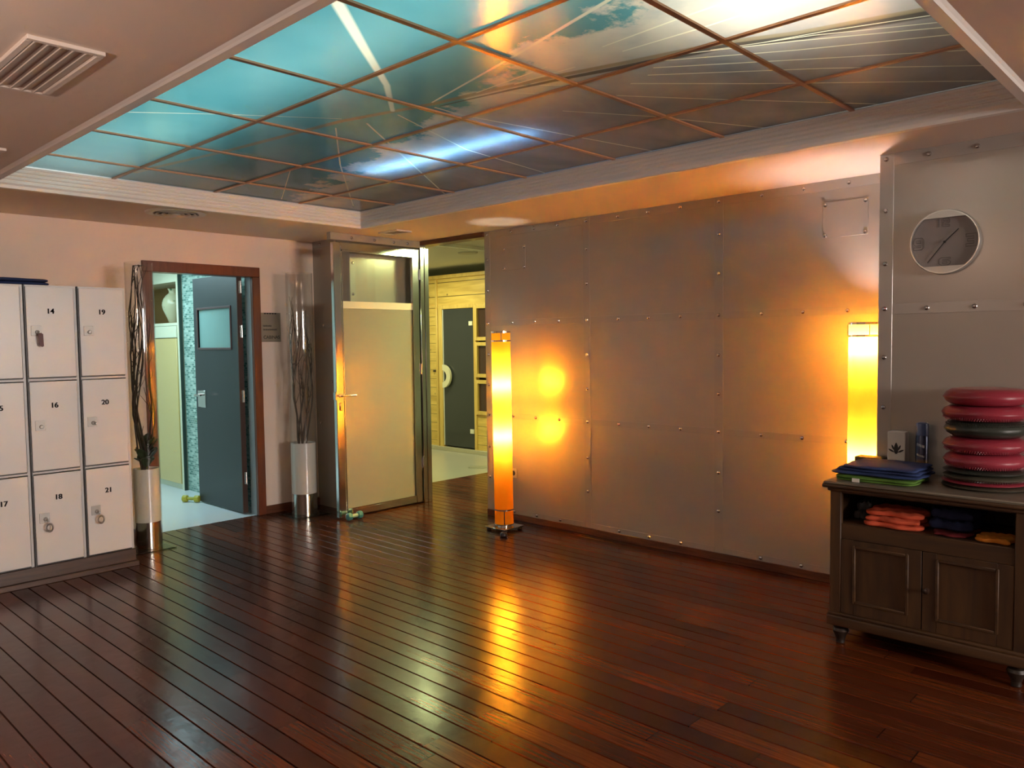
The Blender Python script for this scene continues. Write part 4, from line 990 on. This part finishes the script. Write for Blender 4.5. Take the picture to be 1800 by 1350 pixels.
st = [(.018, .186, M_gr2, 'flat olive grey balance disc at the very bottom of the stack', 0, -.006),
      (.020, .180, M_pink2, 'flattened raspberry balance disc lying on the bottom grey one', 0, 0),
      (.028, .174, M_gr2, 'lower of the two thin grey balance discs', -1, 0), (.026, .174, M_gr, 'upper of the two thin grey balance discs', 0, 0),
      (.073, .174, M_pink2, 'inflated raspberry balance disc resting on the thin grey ones', -1, 0), (.075, .176, M_pink, 'inflated pink balance disc just below the dark one', -1, .002),
      (.077, .172, M_gr, 'inflated dark green balance disc in the middle of the stack', 1, .0), (.073, .180, M_pink, 'inflated pink balance disc just above the dark one', -1, .004),
      (.080, .178, M_pink, 'inflated pink balance disc at the very top of the stack', 0, .0)]
z = TZ
for h_, R_, mt, lab, sp, dy in st:
    disc('balance_disc', z, z+h_, R_, mt, lab, sp, G3, 0, dy); z += h_

# ------------------------------------------------------------------ ceiling vents
def rect_vent(x0, x1, y0, y1, label):
    t = thing('ceiling_vent', ((x0+x1)/2, (y0+y1)/2, CZ), label, 'vent')
    M = P('vent_enamel', (.74, .62, .53), .45); f = min(.022, (x1-x0)*.14)
    b = NB()
    for lo, hi in (((x0, y0), (x1, y0+f)), ((x0, y1-f), (x1, y1)), ((x0, y0+f), (x0+f, y1-f)), ((x1-f, y0+f), (x1, y1-f))): box(b, (lo[0], lo[1], CZ-.014), (hi[0], hi[1], CZ), .002)
    obj('frame', b, M, t, smooth=True)
    bxo('backing', (x0+f, y0+f, CZ-.003), (x1-f, y1-f, CZ-.0005), P('vent_shadow_grey', (.5, .41, .35), .8), t)
    n = 5 if x1-x0 > .2 else 3
    for k in range(n):
        x = x0+f+(x1-x0-2*f)*(k+.5)/n; b = NB(); q = (x1-x0-2*f)/n*.46
        prism(b, [(x-q, CZ-.013), (x-q+.003, CZ-.015), (x+q, CZ-.004), (x+q-.003, CZ-.002)], lambda u, v, w_: (u, y0+f+w_, v), y1-y0-2*f)
        obj('slat', b, M, t)
rect_vent(.79, 1.02, 2.79, 3.39, 'large slatted ceiling vent at the top left of the photo')
rect_vent(.92, 1.15, 4.45, 5.05, 'slatted ceiling vent above the lockers, cut by the left edge of the photo')
rect_vent(4.26, 4.43, 5.36, 5.62, 'small ceiling grille above the glass door')
t = thing('ceiling_vent', (2.55, 5.76, CZ), 'round ceiling diffuser above the left doorway', 'vent')
Mv = P('round_vent_enamel', (.62, .55, .47), .35)
b = NB(); lathe(b, [(.21, 0), (.205, -.008), (.17, -.014), (.155, -.010), (.155, 0)], (2.55, 5.76, CZ), 48, cap=False); obj('outer_ring', b, Mv, t, smooth=True)
b = NB(); lathe(b, [(.150, -.001), (.0001, -.001)], (2.55, 5.76, CZ), 48, cap=False); obj('throat', b, P('vent_throat', (.05, .045, .04), .8), t)
for r in (.125, .085, .045):
    b = NB(); lathe(b, [(r, -.004), (r+.012, -.016), (r+.016, -.016), (r+.006, -.002)], (2.55, 5.76, CZ), 40, cap=False); obj('inner_ring', b, Mv, t, smooth=True)
b = NB(); lathe(b, [(.03, -.002), (.03, -.016), (.0001, -.018)], (2.55, 5.76, CZ), 24, cap=False); obj('centre_disc', b, Mv, t, smooth=True)

# stand added under the upward ceiling fill at the left, unseen
up_ = thing('ceiling_fill_stand', (-.9, 2.4, 0), 'added stand with a white bowl for the ceiling fill, unseen beyond the left edge', 'floor lamp')
b = NB(); lathe(b, [(.15, 0), (.15, .012), (.14, .02), (.02, .03)], (-.9, 2.4, 0), 36); obj('base', b, M_dark, up_, smooth=True)
b = NB(); lathe(b, [(.012, .03), (.012, 1.82)], (-.9, 2.4, 0), 16); obj('pole', b, M_steel, up_, smooth=True)
b = NB(); lathe(b, [(.02, 1.80), (.12, 1.84), (.22, 1.89), (.27, 1.94), (.262, 1.94), (.215, 1.90), (.12, 1.855), (.001, 1.82)], (-.9, 2.4, 0), 40); obj('bowl', b, P('white_bowl', (.75, .73, .7), .5), up_, smooth=True)
